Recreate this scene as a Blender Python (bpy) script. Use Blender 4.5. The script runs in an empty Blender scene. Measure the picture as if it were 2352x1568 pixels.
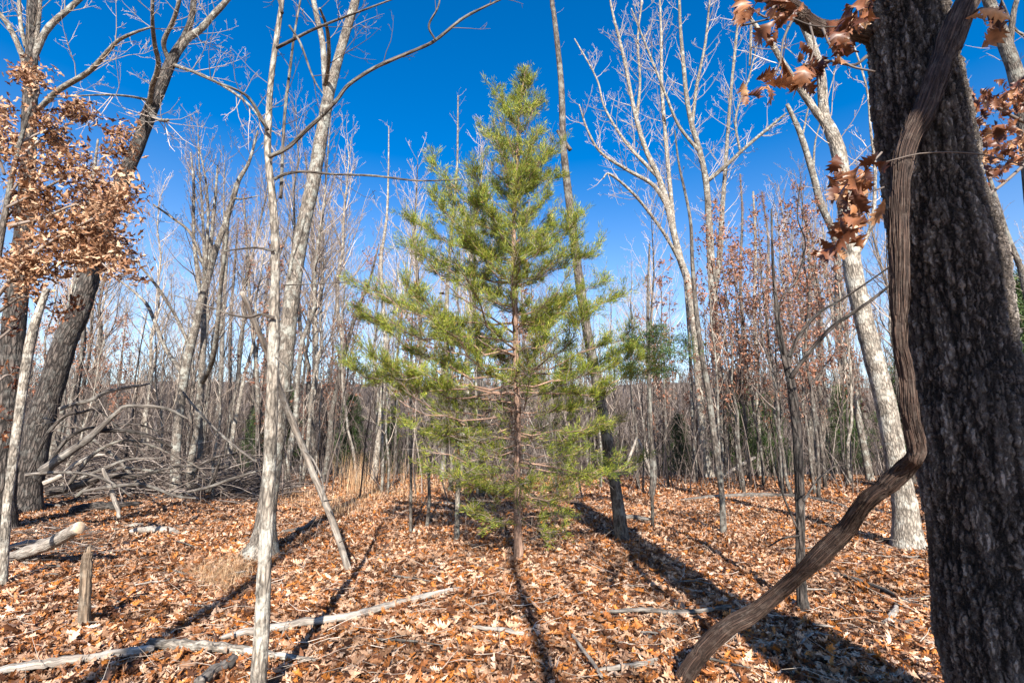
import bpy, math, random
import numpy as np
random.seed(7); np.random.seed(7)
rng = np.random.default_rng(11)
scene = bpy.context.scene
COL = scene.collection

# ------------------------------------------------------------------ camera
CAM = np.array([0.0, 0.0, 1.6]); PITCH = math.radians(10.5); FPX = 1176.0
cd = bpy.data.cameras.new('camera'); cam = bpy.data.objects.new('camera', cd); COL.objects.link(cam)
cam.location = CAM; cam.rotation_euler = (math.pi/2 + PITCH, 0, 0)
cd.lens = 18; cd.sensor_width = 36; cd.clip_start = 0.05; cd.clip_end = 3000
scene.camera = cam
# ------------------------------------------------------------------ world + sun
SUN_EL = math.radians(32); SHADOW_AZ = math.radians(-5.0)       # heading of the shadows, from +Y towards +X
w = bpy.data.worlds.new('World'); scene.world = w; w.use_nodes = True
nt = w.node_tree; nt.nodes.clear()
sky = nt.nodes.new('ShaderNodeTexSky'); sky.sky_type = 'NISHITA'; sky.sun_disc = False
sky.sun_elevation = SUN_EL; sky.sun_rotation = SHADOW_AZ + math.pi
sky.air_density = 1.0; sky.dust_density = 0.5; sky.ozone_density = 2.0; sky.altitude = 200
hs = nt.nodes.new('ShaderNodeHueSaturation'); hs.inputs['Saturation'].default_value = 1.45; hs.inputs['Hue'].default_value = 0.506
bg = nt.nodes.new('ShaderNodeBackground'); bg.inputs['Strength'].default_value = 0.08
wo = nt.nodes.new('ShaderNodeOutputWorld')
tc = nt.nodes.new('ShaderNodeTexCoord'); sx = nt.nodes.new('ShaderNodeSeparateXYZ'); nt.links.new(tc.outputs['Generated'], sx.inputs[0])
m1 = nt.nodes.new('ShaderNodeMapRange'); m1.inputs[1].default_value = 0.05; m1.inputs[2].default_value = 0.6; m1.inputs[3].default_value = 0.92; m1.inputs[4].default_value = 1.62; nt.links.new(sx.outputs[2], m1.inputs[0]); nt.links.new(m1.outputs[0], hs.inputs['Saturation'])
m2 = nt.nodes.new('ShaderNodeMapRange'); m2.inputs[1].default_value = 0.0; m2.inputs[2].default_value = 0.5; m2.inputs[3].default_value = 1.08; m2.inputs[4].default_value = 1.12; nt.links.new(sx.outputs[2], m2.inputs[0]); nt.links.new(m2.outputs[0], hs.inputs['Value'])
nt.links.new(sky.outputs[0], hs.inputs['Color']); nt.links.new(hs.outputs[0], bg.inputs['Color']); nt.links.new(bg.outputs[0], wo.inputs['Surface'])
sl = bpy.data.lights.new('sun', 'SUN'); sl.energy = 5.0; sl.angle = math.radians(0.5); sl.color = (1.0, 0.93, 0.84)
so = bpy.data.objects.new('sun', sl); COL.objects.link(so)
so.rotation_euler = (math.pi/2 - SUN_EL, 0, -SHADOW_AZ)   # light travels +Y-ish and down
so.location = (0, -20, 30)
scene.view_settings.view_transform = 'Standard'; scene.view_settings.look = 'None'
scene.view_settings.exposure = 1.35; scene.view_settings.gamma = 1.0
try:
    scene.cycles.max_bounces = 6; scene.cycles.diffuse_bounces = 3; scene.cycles.transparent_max_bounces = 4
except Exception: pass

# ------------------------------------------------------------------ tools
def nrm(v): return v/(np.linalg.norm(v, axis=-1, keepdims=True)+1e-12)

_tab = rng.random((64, 64))
def vn2(x, y):
    x = np.asarray(x, float); y = np.asarray(y, float)
    xi = np.floor(x).astype(int); yi = np.floor(y).astype(int); fx = x-xi; fy = y-yi
    fx = fx*fx*(3-2*fx); fy = fy*fy*(3-2*fy)
    a = _tab[xi % 64, yi % 64]; b = _tab[(xi+1) % 64, yi % 64]; c = _tab[xi % 64, (yi+1) % 64]; d = _tab[(xi+1) % 64, (yi+1) % 64]
    return (a*(1-fx)+b*fx)*(1-fy)+(c*(1-fx)+d*fx)*fy

def gh(x, y):
    x = np.asarray(x, float); y = np.asarray(y, float)
    z = (vn2(x*0.35+9, y*0.35+3)-0.5)*0.16 + (vn2(x*1.1, y*1.1)-0.5)*0.05
    r = y
    down = np.clip(r-19, 0, 40); z = z - 0.115*down*np.clip(down/12, 0, 1)
    up = np.clip(r-62, 0, 190); z = z + 0.16*up*np.clip(up/30, 0, 1) + np.where(up > 0, (vn2(x*0.012+5, y*0.012)-0.5)*10*np.clip(up/80, 0, 1), 0)
    z = np.where(r > 300, z - 0.1*(r-300), z)
    return z

def ray(px, py):
    X = (px-1176)/FPX; Z = -(py-784)/FPX
    return np.array([X, math.cos(PITCH)-Z*math.sin(PITCH), math.sin(PITCH)+Z*math.cos(PITCH)])
def at(px, py, Y):
    d = ray(px, py); k = (Y-CAM[1])/d[1]; return CAM+d*k, k
def gp(px, py):
    d = ray(px, py); k = 3.0
    for _ in range(40):
        p = CAM+d*k; h = float(gh(p[0], p[1])); k = k + 0.7*((h-CAM[2])/d[2]-k)
    return CAM+d*k
def ypx(X, Y, Z):
    c, s = math.cos(PITCH), math.sin(PITCH); dy = Y; dz = Z-1.6
    a = dy*c+dz*s; return 1176+X/a*FPX, 784-(-dy*s+dz*c)/a*FPX

def tag(o, label=None, cat=None, group=None, kind=None):
    if label: o['label'] = label
    if cat: o['category'] = cat
    if group: o['group'] = group
    if kind: o['kind'] = kind
    return o
def empty(name, loc):
    o = bpy.data.objects.new(name, None); o.empty_display_size = 0.2; COL.objects.link(o); o.location = loc; return o
def link_mesh(name, me, parent=None):
    o = bpy.data.objects.new(name, me); COL.objects.link(o)
    if parent is not None:
        o.parent = parent
    return o

def mesh_np(name, V, F, mats, smooth=True, bc=None, mi=None, quads=True):
    me = bpy.data.meshes.new(name); V = np.asarray(V, np.float32); F = np.asarray(F, np.int32)
    k = F.shape[1]
    me.vertices.add(len(V)); me.vertices.foreach_set('co', V.ravel())
    me.loops.add(F.size); me.loops.foreach_set('vertex_index', F.ravel())
    me.polygons.add(len(F)); me.polygons.foreach_set('loop_start', np.arange(0, F.size, k, dtype=np.int32))
    me.polygons.foreach_set('loop_total', np.full(len(F), k, np.int32))
    me.polygons.foreach_set('use_smooth', np.full(len(F), smooth, bool))
    for m in (mats if isinstance(mats, (list, tuple)) else [mats]): me.materials.append(m)
    if mi is not None: me.polygons.foreach_set('material_index', np.asarray(mi, np.int32))
    if bc is not None:
        a = me.attributes.new('bc', 'FLOAT_VECTOR', 'POINT'); a.data.foreach_set('vector', np.asarray(bc, np.float32).ravel())
    me.update(calc_edges=True); me.validate(clean_customdata=False)
    return me

def few(tb):
    n = sum(len(v) for v in tb.g.values())
    if 1 < n <= 4:
        k = next(iter(tb.g)); tb.g = {k: tb.g[k][:1]}
class Tubes:
    """collects tapering tubes; builds them as one mesh"""
    def __init__(s): s.g = {}
    def add(s, P, R, sides=5):
        P = np.asarray(P, float); R = np.asarray(R, float)
        if len(P) < 2: return
        s.g.setdefault((len(P), sides), []).append((P, R))
    def arrays(s, origin=(0, 0, 0)):
        Vs, Fs, Bs, off = [], [], [], 0
        for (n, k), lst in s.g.items():
            P = np.stack([a for a, b in lst]); R = np.stack([b for a, b in lst]); M = len(lst)
            T = np.empty_like(P); T[:, 1:-1] = P[:, 2:]-P[:, :-2]; T[:, 0] = P[:, 1]-P[:, 0]; T[:, -1] = P[:, -1]-P[:, -2]
            T = nrm(T); D = nrm(P[:, -1]-P[:, 0])
            ref = np.where((np.abs(D[:, 2]) > 0.8)[:, None], np.array([[0.05, 1.0, 0.02]]), np.array([[0.02, 0.03, 1.0]]))
            N = nrm(np.cross(T, ref[:, None, :])); B = np.cross(T, N)
            th = np.linspace(0, 2*math.pi, k, endpoint=False); c = np.cos(th); sn = np.sin(th)
            ring = P[:, :, None, :] + R[:, :, None, None]*(N[:, :, None, :]*c[None, None, :, None]+B[:, :, None, :]*sn[None, None, :, None])
            L = np.zeros((M, n)); L[:, 1:] = np.cumsum(np.linalg.norm(P[:, 1:]-P[:, :-1], axis=2), axis=1)
            rr = np.maximum(R[:, :, None], 0.0)
            offs = rng.random((M, 3))*20
            bc = np.stack([rr*c+offs[:, 0, None, None], rr*sn+offs[:, 1, None, None], np.broadcast_to(L[:, :, None]+offs[:, 2, None, None], (M, n, k))], -1)
            idx = (np.arange(M*n*k).reshape(M, n, k))+off
            a = idx[:, :-1, :]; b = np.roll(a, -1, axis=2); d = idx[:, 1:, :]; e = np.roll(d, -1, axis=2)
            Vs.append(ring.reshape(-1, 3)); Bs.append(bc.reshape(-1, 3)); Fs.append(np.stack([a, b, e, d], -1).reshape(-1, 4)); off += M*n*k
            if k >= 6:                                  # close the thick ends
                for row in (idx[:, 0, ::-1], idx[:, -1, :]):
                    cen = None
                    for q in range(1, k-2, 2):
                        Fs.append(np.stack([row[:, 0], row[:, q], row[:, q+1], row[:, min(q+2, k-1)]], -1))
        return np.concatenate(Vs)-np.asarray(origin), np.concatenate(Fs), np.concatenate(Bs)
    def build(s, name, mat, parent=None, origin=None, smooth=True):
        o0 = np.array(parent.location) if (origin is None and parent is not None) else (np.zeros(3) if origin is None else np.asarray(origin))
        V, F, B = s.arrays(o0); 
        return link_mesh(name, mesh_np(name, V, F, mat, smooth, B), parent)

def catmull(A, n):
    A = np.asarray(A, float); m = len(A)
    if m == 2:
        t = np.linspace(0, 1, n)[:, None]; return A[0]*(1-t)+A[1]*t
    P = np.vstack([2*A[0]-A[1], A, 2*A[-1]-A[-2]]); u = np.linspace(0, m-1-1e-9, n); i = u.astype(int); t = (u-i)[:, None]
    p0, p1, p2, p3 = P[i], P[i+1], P[i+2], P[i+3]
    return 0.5*((2*p1)+(-p0+p2)*t+(2*p0-5*p1+4*p2-p3)*t*t+(-p0+3*p1-3*p2+p3)*t**3)

def traced(pts, Y0, Y1=None, n=None, ext=0.0):
    """a limb followed as (px, py, width px); Y0 -> Y1 is its distance along the view axis ground plane"""
    Y1 = Y0 if Y1 is None else Y1
    n = n or max(6, 5*len(pts)); A = catmull(pts, n); P = np.zeros((n, 3)); R = np.zeros(n)
    for i in range(n):
        t = i/(n-1); Yv = Y0*(1-t)+Y1*t; p, k = at(A[i, 0], A[i, 1], Yv); P[i] = p; R[i] = max(A[i, 2], 0.8)/2/FPX*k
    return P, R

# ------------------------------------------------------------------ materials
def newmat(name):
    m = bpy.data.materials.new(name); m.use_nodes = True; t = m.node_tree; t.nodes.clear()
    o = t.nodes.new('ShaderNodeOutputMaterial'); return m, t, o
def N(t, kind, **kw):
    n = t.nodes.new(kind)
    for k, v in kw.items():
        if k in ('operation', 'data_type', 'blend_type', 'feature', 'attribute_name', 'noise_dimensions', 'musgrave_type', 'distance'): setattr(n, k, v)
        else: n.inputs[k].default_value = v
    return n
def ramp(t, stops, interp='LINEAR'):
    r = t.nodes.new('ShaderNodeValToRGB'); r.color_ramp.interpolation = interp
    el = r.color_ramp.elements
    el[0].position = stops[0][0]; el[0].color = (*stops[0][1], 1); el[1].position = stops[-1][0]; el[1].color = (*stops[-1][1], 1)
    for p, c in stops[1:-1]:
        e = el.new(p); e.color = (*c, 1)
    return r
def mixc(t, fac, a, b, blend='MIX'):
    n = t.nodes.new('ShaderNodeMix'); n.data_type = 'RGBA'; n.blend_type = blend
    for s, v in ((n.inputs[0], fac), (n.inputs[6], a), (n.inputs[7], b)):
        if hasattr(v, 'is_linked') or isinstance(v, bpy.types.NodeSocket): t.links.new(v, s)
        else: s.default_value = v if not isinstance(v, tuple) else (*v, 1)
    return n.outputs[2]
def bark(name, cdark, clight, cpatch, freq=60, stretch=0.22, bump=0.5, patch=0.5, rough=0.85, dist=0.01, crack=0.5, patchscale=6, disp=None):
    m, t, o = newmat(name); L = t.links
    a = N(t, 'ShaderNodeAttribute', attribute_name='bc')
    mp = N(t, 'ShaderNodeMapping'); mp.inputs['Scale'].default_value = (1, 1, stretch); L.new(a.outputs['Vector'], mp.inputs['Vector'])
    n1 = N(t, 'ShaderNodeTexNoise', Scale=freq, Detail=6.0, Roughness=0.65); L.new(mp.outputs[0], n1.inputs['Vector'])
    dd = mixc(t, 0.12, mp.outputs[0], n1.outputs['Color'], 'ADD') if False else None
    v = N(t, 'ShaderNodeTexVoronoi', feature='DISTANCE_TO_EDGE', Scale=freq*0.55)
    vm = N(t, 'ShaderNodeVectorMath', operation='MULTIPLY_ADD'); L.new(n1.outputs['Color'], vm.inputs[0]); vm.inputs[1].default_value = (0.9/freq,)*3; L.new(mp.outputs[0], vm.inputs[2])
    L.new(vm.outputs[0], v.inputs['Vector'])
    cr = N(t, 'ShaderNodeMapRange'); L.new(v.outputs['Distance'], cr.inputs[0]); cr.inputs[1].default_value = 0.0; cr.inputs[2].default_value = 0.22
    r1 = ramp(t, [(0.3, cdark), (0.72, clight)]); L.new(n1.outputs['Fac'], r1.inputs[0])
    col = mixc(t, crack, r1.outputs[0], mixc(t, 1.0, r1.outputs[0], cr.outputs[0], 'MULTIPLY'))
    n2 = N(t, 'ShaderNodeTexNoise', Scale=patchscale, Detail=5.0, Roughness=0.7); L.new(a.outputs['Vector'], n2.inputs['Vector'])
    n3 = N(t, 'ShaderNodeTexNoise', Scale=patchscale*2.7, Detail=6.0, Roughness=0.75); n3.inputs['Distortion'].default_value = 0.6; L.new(mp.outputs[0], n3.inputs['Vector'])
    r3 = N(t, 'ShaderNodeMapRange'); L.new(n3.outputs['Fac'], r3.inputs[0]); r3.inputs[1].default_value = 0.38; r3.inputs[2].default_value = 0.60; r3.inputs[3].default_value = 0.45; r3.inputs[4].default_value = 1.15
    col = mixc(t, 1.0, col, r3.outputs[0], 'MULTIPLY')
    r2 = N(t, 'ShaderNodeMapRange'); L.new(n2.outputs['Fac'], r2.inputs[0]); r2.inputs[1].default_value = 0.5; r2.inputs[2].default_value = 0.62; r2.inputs[4].default_value = patch
    col = mixc(t, r2.outputs[0], col, cpatch)
    p = N(t, 'ShaderNodeBsdfPrincipled', Roughness=rough); L.new(col, p.inputs['Base Color'])
    try: p.inputs['Specular IOR Level'].default_value = 0.3
    except Exception: pass
    ad = N(t, 'ShaderNodeMath', operation='MULTIPLY_ADD'); L.new(cr.outputs[0], ad.inputs[0]); ad.inputs[1].default_value = 0.6; L.new(n1.outputs['Fac'], ad.inputs[2])
    b = N(t, 'ShaderNodeBump', Strength=bump, Distance=dist); L.new(ad.outputs[0], b.inputs['Height']); L.new(b.outputs[0], p.inputs['Normal'])
    L.new(p.outputs[0], o.inputs['Surface'])
    if disp:
        ds = N(t, 'ShaderNodeDisplacement', Scale=disp, Midlevel=0.9); L.new(ad.outputs[0], ds.inputs['Height']); L.new(ds.outputs[0], o.inputs['Displacement'])
        m.displacement_method = 'BOTH'; b.inputs['Strength'].default_value = 0.35
    return m
M = {}
M['pale'] = bark('pale bark', (0.10, 0.082, 0.066), (0.36, 0.31, 0.255), (0.44, 0.46, 0.41), 70, 0.25, 0.8, 0.5, crack=0.6)
M['white'] = bark('whitish bark', (0.14, 0.118, 0.095), (0.50, 0.435, 0.355), (0.56, 0.55, 0.48), 55, 0.3, 0.8, 0.5, crack=0.6)
M['grey'] = bark('grey bark', (0.07, 0.057, 0.047), (0.22, 0.185, 0.155), (0.32, 0.33, 0.29), 60, 0.22, 0.8, 0.4, crack=0.65)
M['dark'] = bark('dark oak bark', (0.035, 0.028, 0.024), (0.17, 0.14, 0.12), (0.22, 0.22, 0.20), 34, 0.22, 1.0, 0.25, crack=0.85, dist=0.03)
M['oak'] = None
M['vine'] = bark('shredded vine bark', (0.016, 0.009, 0.007), (0.15, 0.092, 0.067), (0.13, 0.10, 0.08), 150, 0.045, 0.5, 0.5, rough=0.75, crack=0.6, patchscale=16, disp=0.0055)
M['cedar_bark'] = bark('cedar bark', (0.20, 0.11, 0.075), (0.62, 0.41, 0.30), (0.40, 0.25, 0.17), 70, 0.07, 0.8, 0.3, crack=0.5)
M['dead'] = bark('weathered dead wood', (0.20, 0.165, 0.135), (0.52, 0.46, 0.39), (0.46, 0.45, 0.41), 60, 0.10, 0.6, 0.35, crack=0.4)
M['rot'] = bark('brown rotten wood', (0.14, 0.09, 0.055), (0.44, 0.33, 0.23), (0.34, 0.30, 0.24), 50, 0.10, 0.8, 0.35, crack=0.6)
M['deadgrey'] = bark('grey dead bark', (0.09, 0.078, 0.068), (0.27, 0.235, 0.20), (0.30, 0.29, 0.26), 50, 0.12, 0.8, 0.35, crack=0.6)

def oak_bark():
    m, t, o = newmat('furrowed oak bark'); L = t.links
    a = N(t, 'ShaderNodeAttribute', attribute_name='bc')
    def mapped(sz):
        mp = N(t, 'ShaderNodeMapping'); mp.inputs['Scale'].default_value = (1, 1, sz); L.new(a.outputs['Vector'], mp.inputs['Vector']); return mp.outputs[0]
    nw = N(t, 'ShaderNodeTexNoise', Scale=26.0, Detail=5.0, Roughness=0.7); L.new(mapped(0.7), nw.inputs['Vector'])
    def warp(vec, amt):
        vm = N(t, 'ShaderNodeVectorMath', operation='MULTIPLY_ADD'); L.new(nw.outputs['Color'], vm.inputs[0]); vm.inputs[1].default_value = (amt,)*3; L.new(vec, vm.inputs[2]); return vm.outputs[0]
    v1 = N(t, 'ShaderNodeTexVoronoi', feature='DISTANCE_TO_EDGE', Scale=48.0); L.new(warp(mapped(0.28), 0.05), v1.inputs['Vector'])
    v1b = N(t, 'ShaderNodeTexVoronoi', Scale=48.0); L.new(warp(mapped(0.28), 0.05), v1b.inputs['Vector'])
    v2 = N(t, 'ShaderNodeTexVoronoi', feature='DISTANCE_TO_EDGE', Scale=15.0); L.new(warp(mapped(0.13), 0.06), v2.inputs['Vector'])
    c1 = N(t, 'ShaderNodeMapRange'); L.new(v1.outputs['Distance'], c1.inputs[0]); c1.inputs[2].default_value = 0.25
    c2 = N(t, 'ShaderNodeMapRange'); L.new(v2.outputs['Distance'], c2.inputs[0]); c2.inputs[2].default_value = 0.28
    nf = N(t, 'ShaderNodeTexNoise', Scale=150.0, Detail=4.0, Roughness=0.7); L.new(mapped(0.5), nf.inputs['Vector'])
    sep = N(t, 'ShaderNodeSeparateColor'); L.new(v1b.outputs['Color'], sep.inputs[0])
    def ma(x, k, y):
        n = N(t, 'ShaderNodeMath', operation='MULTIPLY_ADD'); L.new(x, n.inputs[0]); n.inputs[1].default_value = k
        if isinstance(y, float): n.inputs[2].default_value = y
        else: L.new(y, n.inputs[2])
        return n.outputs[0]
    h = ma(c1.outputs[0], 0.32, ma(c2.outputs[0], 0.44, ma(nf.outputs['Fac'], 0.22, ma(sep.outputs[0], 0.22, 0.0))))
    r = ramp(t, [(0.22, (0.010, 0.008, 0.006)), (0.44, (0.056, 0.043, 0.035)), (0.70, (0.18, 0.148, 0.122)), (1.0, (0.29, 0.255, 0.22))]); L.new(h, r.inputs[0])
    n2 = N(t, 'ShaderNodeTexNoise', Scale=5.0, Detail=5.0, Roughness=0.7); L.new(a.outputs['Vector'], n2.inputs['Vector'])
    mr = N(t, 'ShaderNodeMapRange'); L.new(n2.outputs['Fac'], mr.inputs[0]); mr.inputs[1].default_value = 0.35; mr.inputs[2].default_value = 0.68; mr.inputs[3].default_value = 0.7; mr.inputs[4].default_value = 1.5
    col = mixc(t, 1.0, r.outputs[0], mr.outputs[0], 'MULTIPLY')
    p = N(t, 'ShaderNodeBsdfPrincipled', Roughness=0.65); L.new(col, p.inputs['Base Color']); p.inputs['Specular IOR Level'].default_value = 0.4
    b = N(t, 'ShaderNodeBump', Strength=0.85, Distance=0.014); L.new(h, b.inputs['Height']); L.new(b.outputs[0], p.inputs['Normal']); L.new(p.outputs[0], o.inputs['Surface'])
    ds = N(t, 'ShaderNodeDisplacement', Scale=0.036, Midlevel=0.8); L.new(h, ds.inputs['Height']); L.new(ds.outputs[0], o.inputs['Displacement']); m.displacement_method = 'BOTH'
    return m
M['oak'] = oak_bark()
def simple(name, stops, noise=8.0, rough=0.8, islands=True, transl=0.0, spec=0.3, vary=0.25, macro=0.0):
    m, t, o = newmat(name); L = t.links
    g = N(t, 'ShaderNodeNewGeometry'); r = ramp(t, stops)
    if islands: L.new(g.outputs['Random Per Island'], r.inputs[0])
    else:
        n0 = N(t, 'ShaderNodeTexNoise', Scale=noise*0.3, Detail=4.0); L.new(n0.outputs['Fac'], r.inputs[0])
    n = N(t, 'ShaderNodeTexNoise', Scale=noise, Detail=3.0); L.new(g.outputs['Position'], n.inputs['Vector'])
    mr = N(t, 'ShaderNodeMapRange'); L.new(n.outputs['Fac'], mr.inputs[0]); mr.inputs[1].default_value = 0.3; mr.inputs[2].default_value = 0.7; mr.inputs[3].default_value = 1-vary; mr.inputs[4].default_value = 1+vary
    col = mixc(t, 1.0, r.outputs[0], mr.outputs[0], 'MULTIPLY')
    if macro:
        nm = N(t, 'ShaderNodeTexNoise', Scale=1.1, Detail=4.0); L.new(g.outputs['Position'], nm.inputs['Vector']); mm = N(t, 'ShaderNodeMapRange'); L.new(nm.outputs['Fac'], mm.inputs[0]); mm.inputs[1].default_value = 0.36; mm.inputs[2].default_value = 0.64; mm.inputs[3].default_value = 1-macro; mm.inputs[4].default_value = 1+macro*0.8
        col = mixc(t, 1.0, col, mm.outputs[0], 'MULTIPLY')
    p = N(t, 'ShaderNodeBsdfPrincipled', Roughness=rough); L.new(col, p.inputs['Base Color']); p.inputs['Specular IOR Level'].default_value = spec
    if transl > 0:
        tb = N(t, 'ShaderNodeBsdfTranslucent'); L.new(col, tb.inputs['Color'])
        mx = N(t, 'ShaderNodeMixShader'); mx.inputs[0].default_value = transl; L.new(p.outputs[0], mx.inputs[1]); L.new(tb.outputs[0], mx.inputs[2]); L.new(mx.outputs[0], o.inputs['Surface'])
    else: L.new(p.outputs[0], o.inputs['Surface'])
    return m
M['litter'] = simple('fallen oak leaves', [(0, (0.045, 0.018, 0.009)), (0.22, (0.13, 0.05, 0.02)), (0.40, (0.30, 0.11, 0.032)), (0.50, (0.47, 0.17, 0.032)), (0.57, (0.28, 0.15, 0.085)), (0.75, (0.42, 0.25, 0.15)), (0.93, (0.53, 0.35, 0.235)), (1, (0.64, 0.47, 0.35))], 60, 0.6, transl=0.10, vary=0.3, macro=0.38)
M['hang'] = simple('dry leaves on the twig', [(0, (0.07, 0.028, 0.014)), (0.3, (0.20, 0.09, 0.042)), (0.62, (0.38, 0.21, 0.115)), (1, (0.62, 0.43, 0.28))], 18, 0.6, transl=0.22)
M['hangred'] = simple('red brown oak leaves', [(0, (0.06, 0.018, 0.010)), (0.45, (0.13, 0.045, 0.018)), (0.8, (0.25, 0.10, 0.04)), (1, (0.46, 0.26, 0.13))], 30, 0.45, transl=0.2, spec=0.5, vary=0.4)
M['russet'] = simple('russet understory leaves', [(0, (0.15, 0.06, 0.035)), (0.5, (0.29, 0.13, 0.08)), (1, (0.45, 0.25, 0.16))], 18, 0.7, transl=0.2)
M['cedar'] = simple('cedar sprays', [(0, (0.06, 0.095, 0.012)), (0.3, (0.125, 0.18, 0.02)), (0.65, (0.26, 0.31, 0.035)), (0.86, (0.42, 0.41, 0.06)), (1, (0.34, 0.20, 0.08))], 3.2, 0.6, transl=0.3, vary=0.35)
M['cedardark'] = simple('dark evergreen sprays', [(0, (0.02, 0.045, 0.014)), (0.6, (0.05, 0.09, 0.022)), (1, (0.10, 0.14, 0.035))], 2, 0.65, transl=0.15)
M['grass'] = simple('dry grass', [(0, (0.24, 0.11, 0.05)), (0.5, (0.48, 0.30, 0.16)), (1, (0.68, 0.50, 0.31))], 6, 0.7, transl=0.15)
M['twig'] = simple('grey twigs', [(0, (0.07, 0.052, 0.044)), (0.5, (0.17, 0.135, 0.112)), (1, (0.36, 0.30, 0.255))], 0.6, 0.8)
M['palettwig'] = simple('pale twigs', [(0, (0.20, 0.155, 0.12)), (0.5, (0.38, 0.315, 0.255)), (1, (0.58, 0.49, 0.41))], 0.6, 0.8)
M['darktwig'] = simple('dark twigs', [(0, (0.05, 0.04, 0.035)), (1, (0.16, 0.13, 0.11))], 0.6, 0.8)
M['endgrain'] = simple('cut wood end', [(0, (0.42, 0.30, 0.19)), (1, (0.62, 0.48, 0.34))], 30, 0.8, islands=False)
M['farwood'] = simple('far grey brown wood', [(0, (0.03, 0.022, 0.018)), (0.5, (0.085, 0.065, 0.054)), (0.85, (0.17, 0.135, 0.115)), (1, (0.36, 0.31, 0.27))], 0.3, 0.8)
M['moss'] = simple('moss', [(0, (0.04, 0.07, 0.01)), (1, (0.12, 0.16, 0.03))], 40, 0.95)

m, t, o = newmat('forest floor'); L = t.links
g = N(t, 'ShaderNodeNewGeometry')
v = N(t, 'ShaderNodeTexVoronoi', Scale=9.0); L.new(g.outputs['Position'], v.inputs['Vector'])
n = N(t, 'ShaderNodeTexNoise', Scale=22.0, Detail=6.0, Roughness=0.7); L.new(g.outputs['Position'], n.inputs['Vector'])
sv = N(t, 'ShaderNodeSeparateColor'); L.new(v.outputs['Color'], sv.inputs[0])
mth = N(t, 'ShaderNodeMath', operation='MULTIPLY_ADD'); L.new(sv.outputs[0], mth.inputs[0]); mth.inputs[1].default_value = 0.55; 
mt2 = N(t, 'ShaderNodeMath', operation='MULTIPLY'); L.new(n.outputs['Fac'], mt2.inputs[0]); mt2.inputs[1].default_value = 0.5; L.new(mt2.outputs[0], mth.inputs[2])
r = ramp(t, [(0.1, (0.04, 0.018, 0.01)), (0.4, (0.13, 0.055, 0.025)), (0.6, (0.27, 0.13, 0.06)), (0.85, (0.40, 0.24, 0.15))]); L.new(mth.outputs[0], r.inputs[0])
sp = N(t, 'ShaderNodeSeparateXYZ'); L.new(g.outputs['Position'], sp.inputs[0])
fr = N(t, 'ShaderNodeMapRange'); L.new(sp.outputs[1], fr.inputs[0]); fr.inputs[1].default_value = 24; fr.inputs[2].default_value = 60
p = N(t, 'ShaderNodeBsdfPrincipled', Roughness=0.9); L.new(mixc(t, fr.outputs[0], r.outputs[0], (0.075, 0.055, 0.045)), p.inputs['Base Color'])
b = N(t, 'ShaderNodeBump', Strength=0.8, Distance=0.05); L.new(mth.outputs[0], b.inputs['Height']); L.new(b.outputs[0], p.inputs['Normal']); L.new(p.outputs[0], o.inputs['Surface'])
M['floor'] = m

# ------------------------------------------------------------------ ground
def ground():
    ys = np.concatenate([np.linspace(-40, -4, 19), np.linspace(-3, 22, 126), np.linspace(22.5, 70, 60), np.geomspace(72, 1500, 60)])
    xs = np.concatenate([-np.geomspace(1500, 13, 50), np.linspace(-12.6, 12.6, 120), np.geomspace(13, 1500, 50)])
    X, Y = np.meshgrid(xs, ys); Z = gh(X, Y); V = np.stack([X, Y, Z], -1).reshape(-1, 3); ny, nx = X.shape
    i = np.arange(ny*nx).reshape(ny, nx); F = np.stack([i[:-1, :-1], i[:-1, 1:], i[1:, 1:], i[1:, :-1]], -1).reshape(-1, 4)
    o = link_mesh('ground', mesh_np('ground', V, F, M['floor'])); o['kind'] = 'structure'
ground()

# ------------------------------------------------------------------ leaves
def leaf_template(seg, lob=True, seed=0, wide=0.27):
    r = random.Random(seed); us = np.linspace(0, 1, seg+1); wide = wide*r.uniform(.75, 1.25)
    prof = lambda u: wide*math.sin(math.pi*min(1, u*0.92+0.04))**0.8*(0.65+0.5*u)
    ed = []
    for i, u in enumerate(us):
        wdt = prof(u)*(r.uniform(0.95, 1.3) if i % 2 else r.uniform(0.35, 0.6)) if lob else prof(u)*r.uniform(.8, 1.1)
        if i == 0: wdt = 0.015
        if i == seg: wdt = 0.03
        ed.append(wdt)
    V = []
    cx, cy, tw = r.uniform(-1.8, 2.2), r.uniform(-1.2, 2.2), r.uniform(-0.8, 0.8)
    for i, u in enumerate(us):
        a = cx*(u-0.5)
        base = np.array([(u-0.5)*math.cos(a*0.5), 0, 0.32*cx*(u-0.5)**2*2])
        for s in (-1, 0, 1):
            wv = ed[i]*(r.uniform(0.85, 1.1)); shift = 0.10 if (s and lob and i % 2) else 0
            V.append(base + np.array([shift*0.9, s*wv*math.cos(cy*0.5), abs(s)*wv*(cy*0.6)*(1 + 0.3*r.uniform(-1, 1)) + s*wv*tw*(u-0.5)*2]))
    F = []
    for i in range(seg):
        for k in (0, 1):
            q = i*3+k; F.append((q, q+1, q+4, q+3))
    return np.array(V), np.array(F)
def scatter_leaves(pos, size, tmpls, rot, parent_origin=np.zeros(3)):
    """pos (n,3), rot (n,3,3)"""
    Vs, Fs, off = [], [], 0; which = rng.integers(0, len(tmpls), len(pos))
    for k, (V, F) in enumerate(tmpls):
        s = which == k; n = s.sum()
        if not n: continue
        W = np.einsum('nij,vj->nvi', rot[s], V)*size[s][:, None, None]+pos[s][:, None, :]
        Vs.append(W.reshape(-1, 3)-parent_origin); Fs.append((F[None]+np.arange(n)[:, None, None]*len(V)+off).reshape(-1, 4)); off += n*len(V)
    return np.concatenate(Vs), np.concatenate(Fs)
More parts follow.
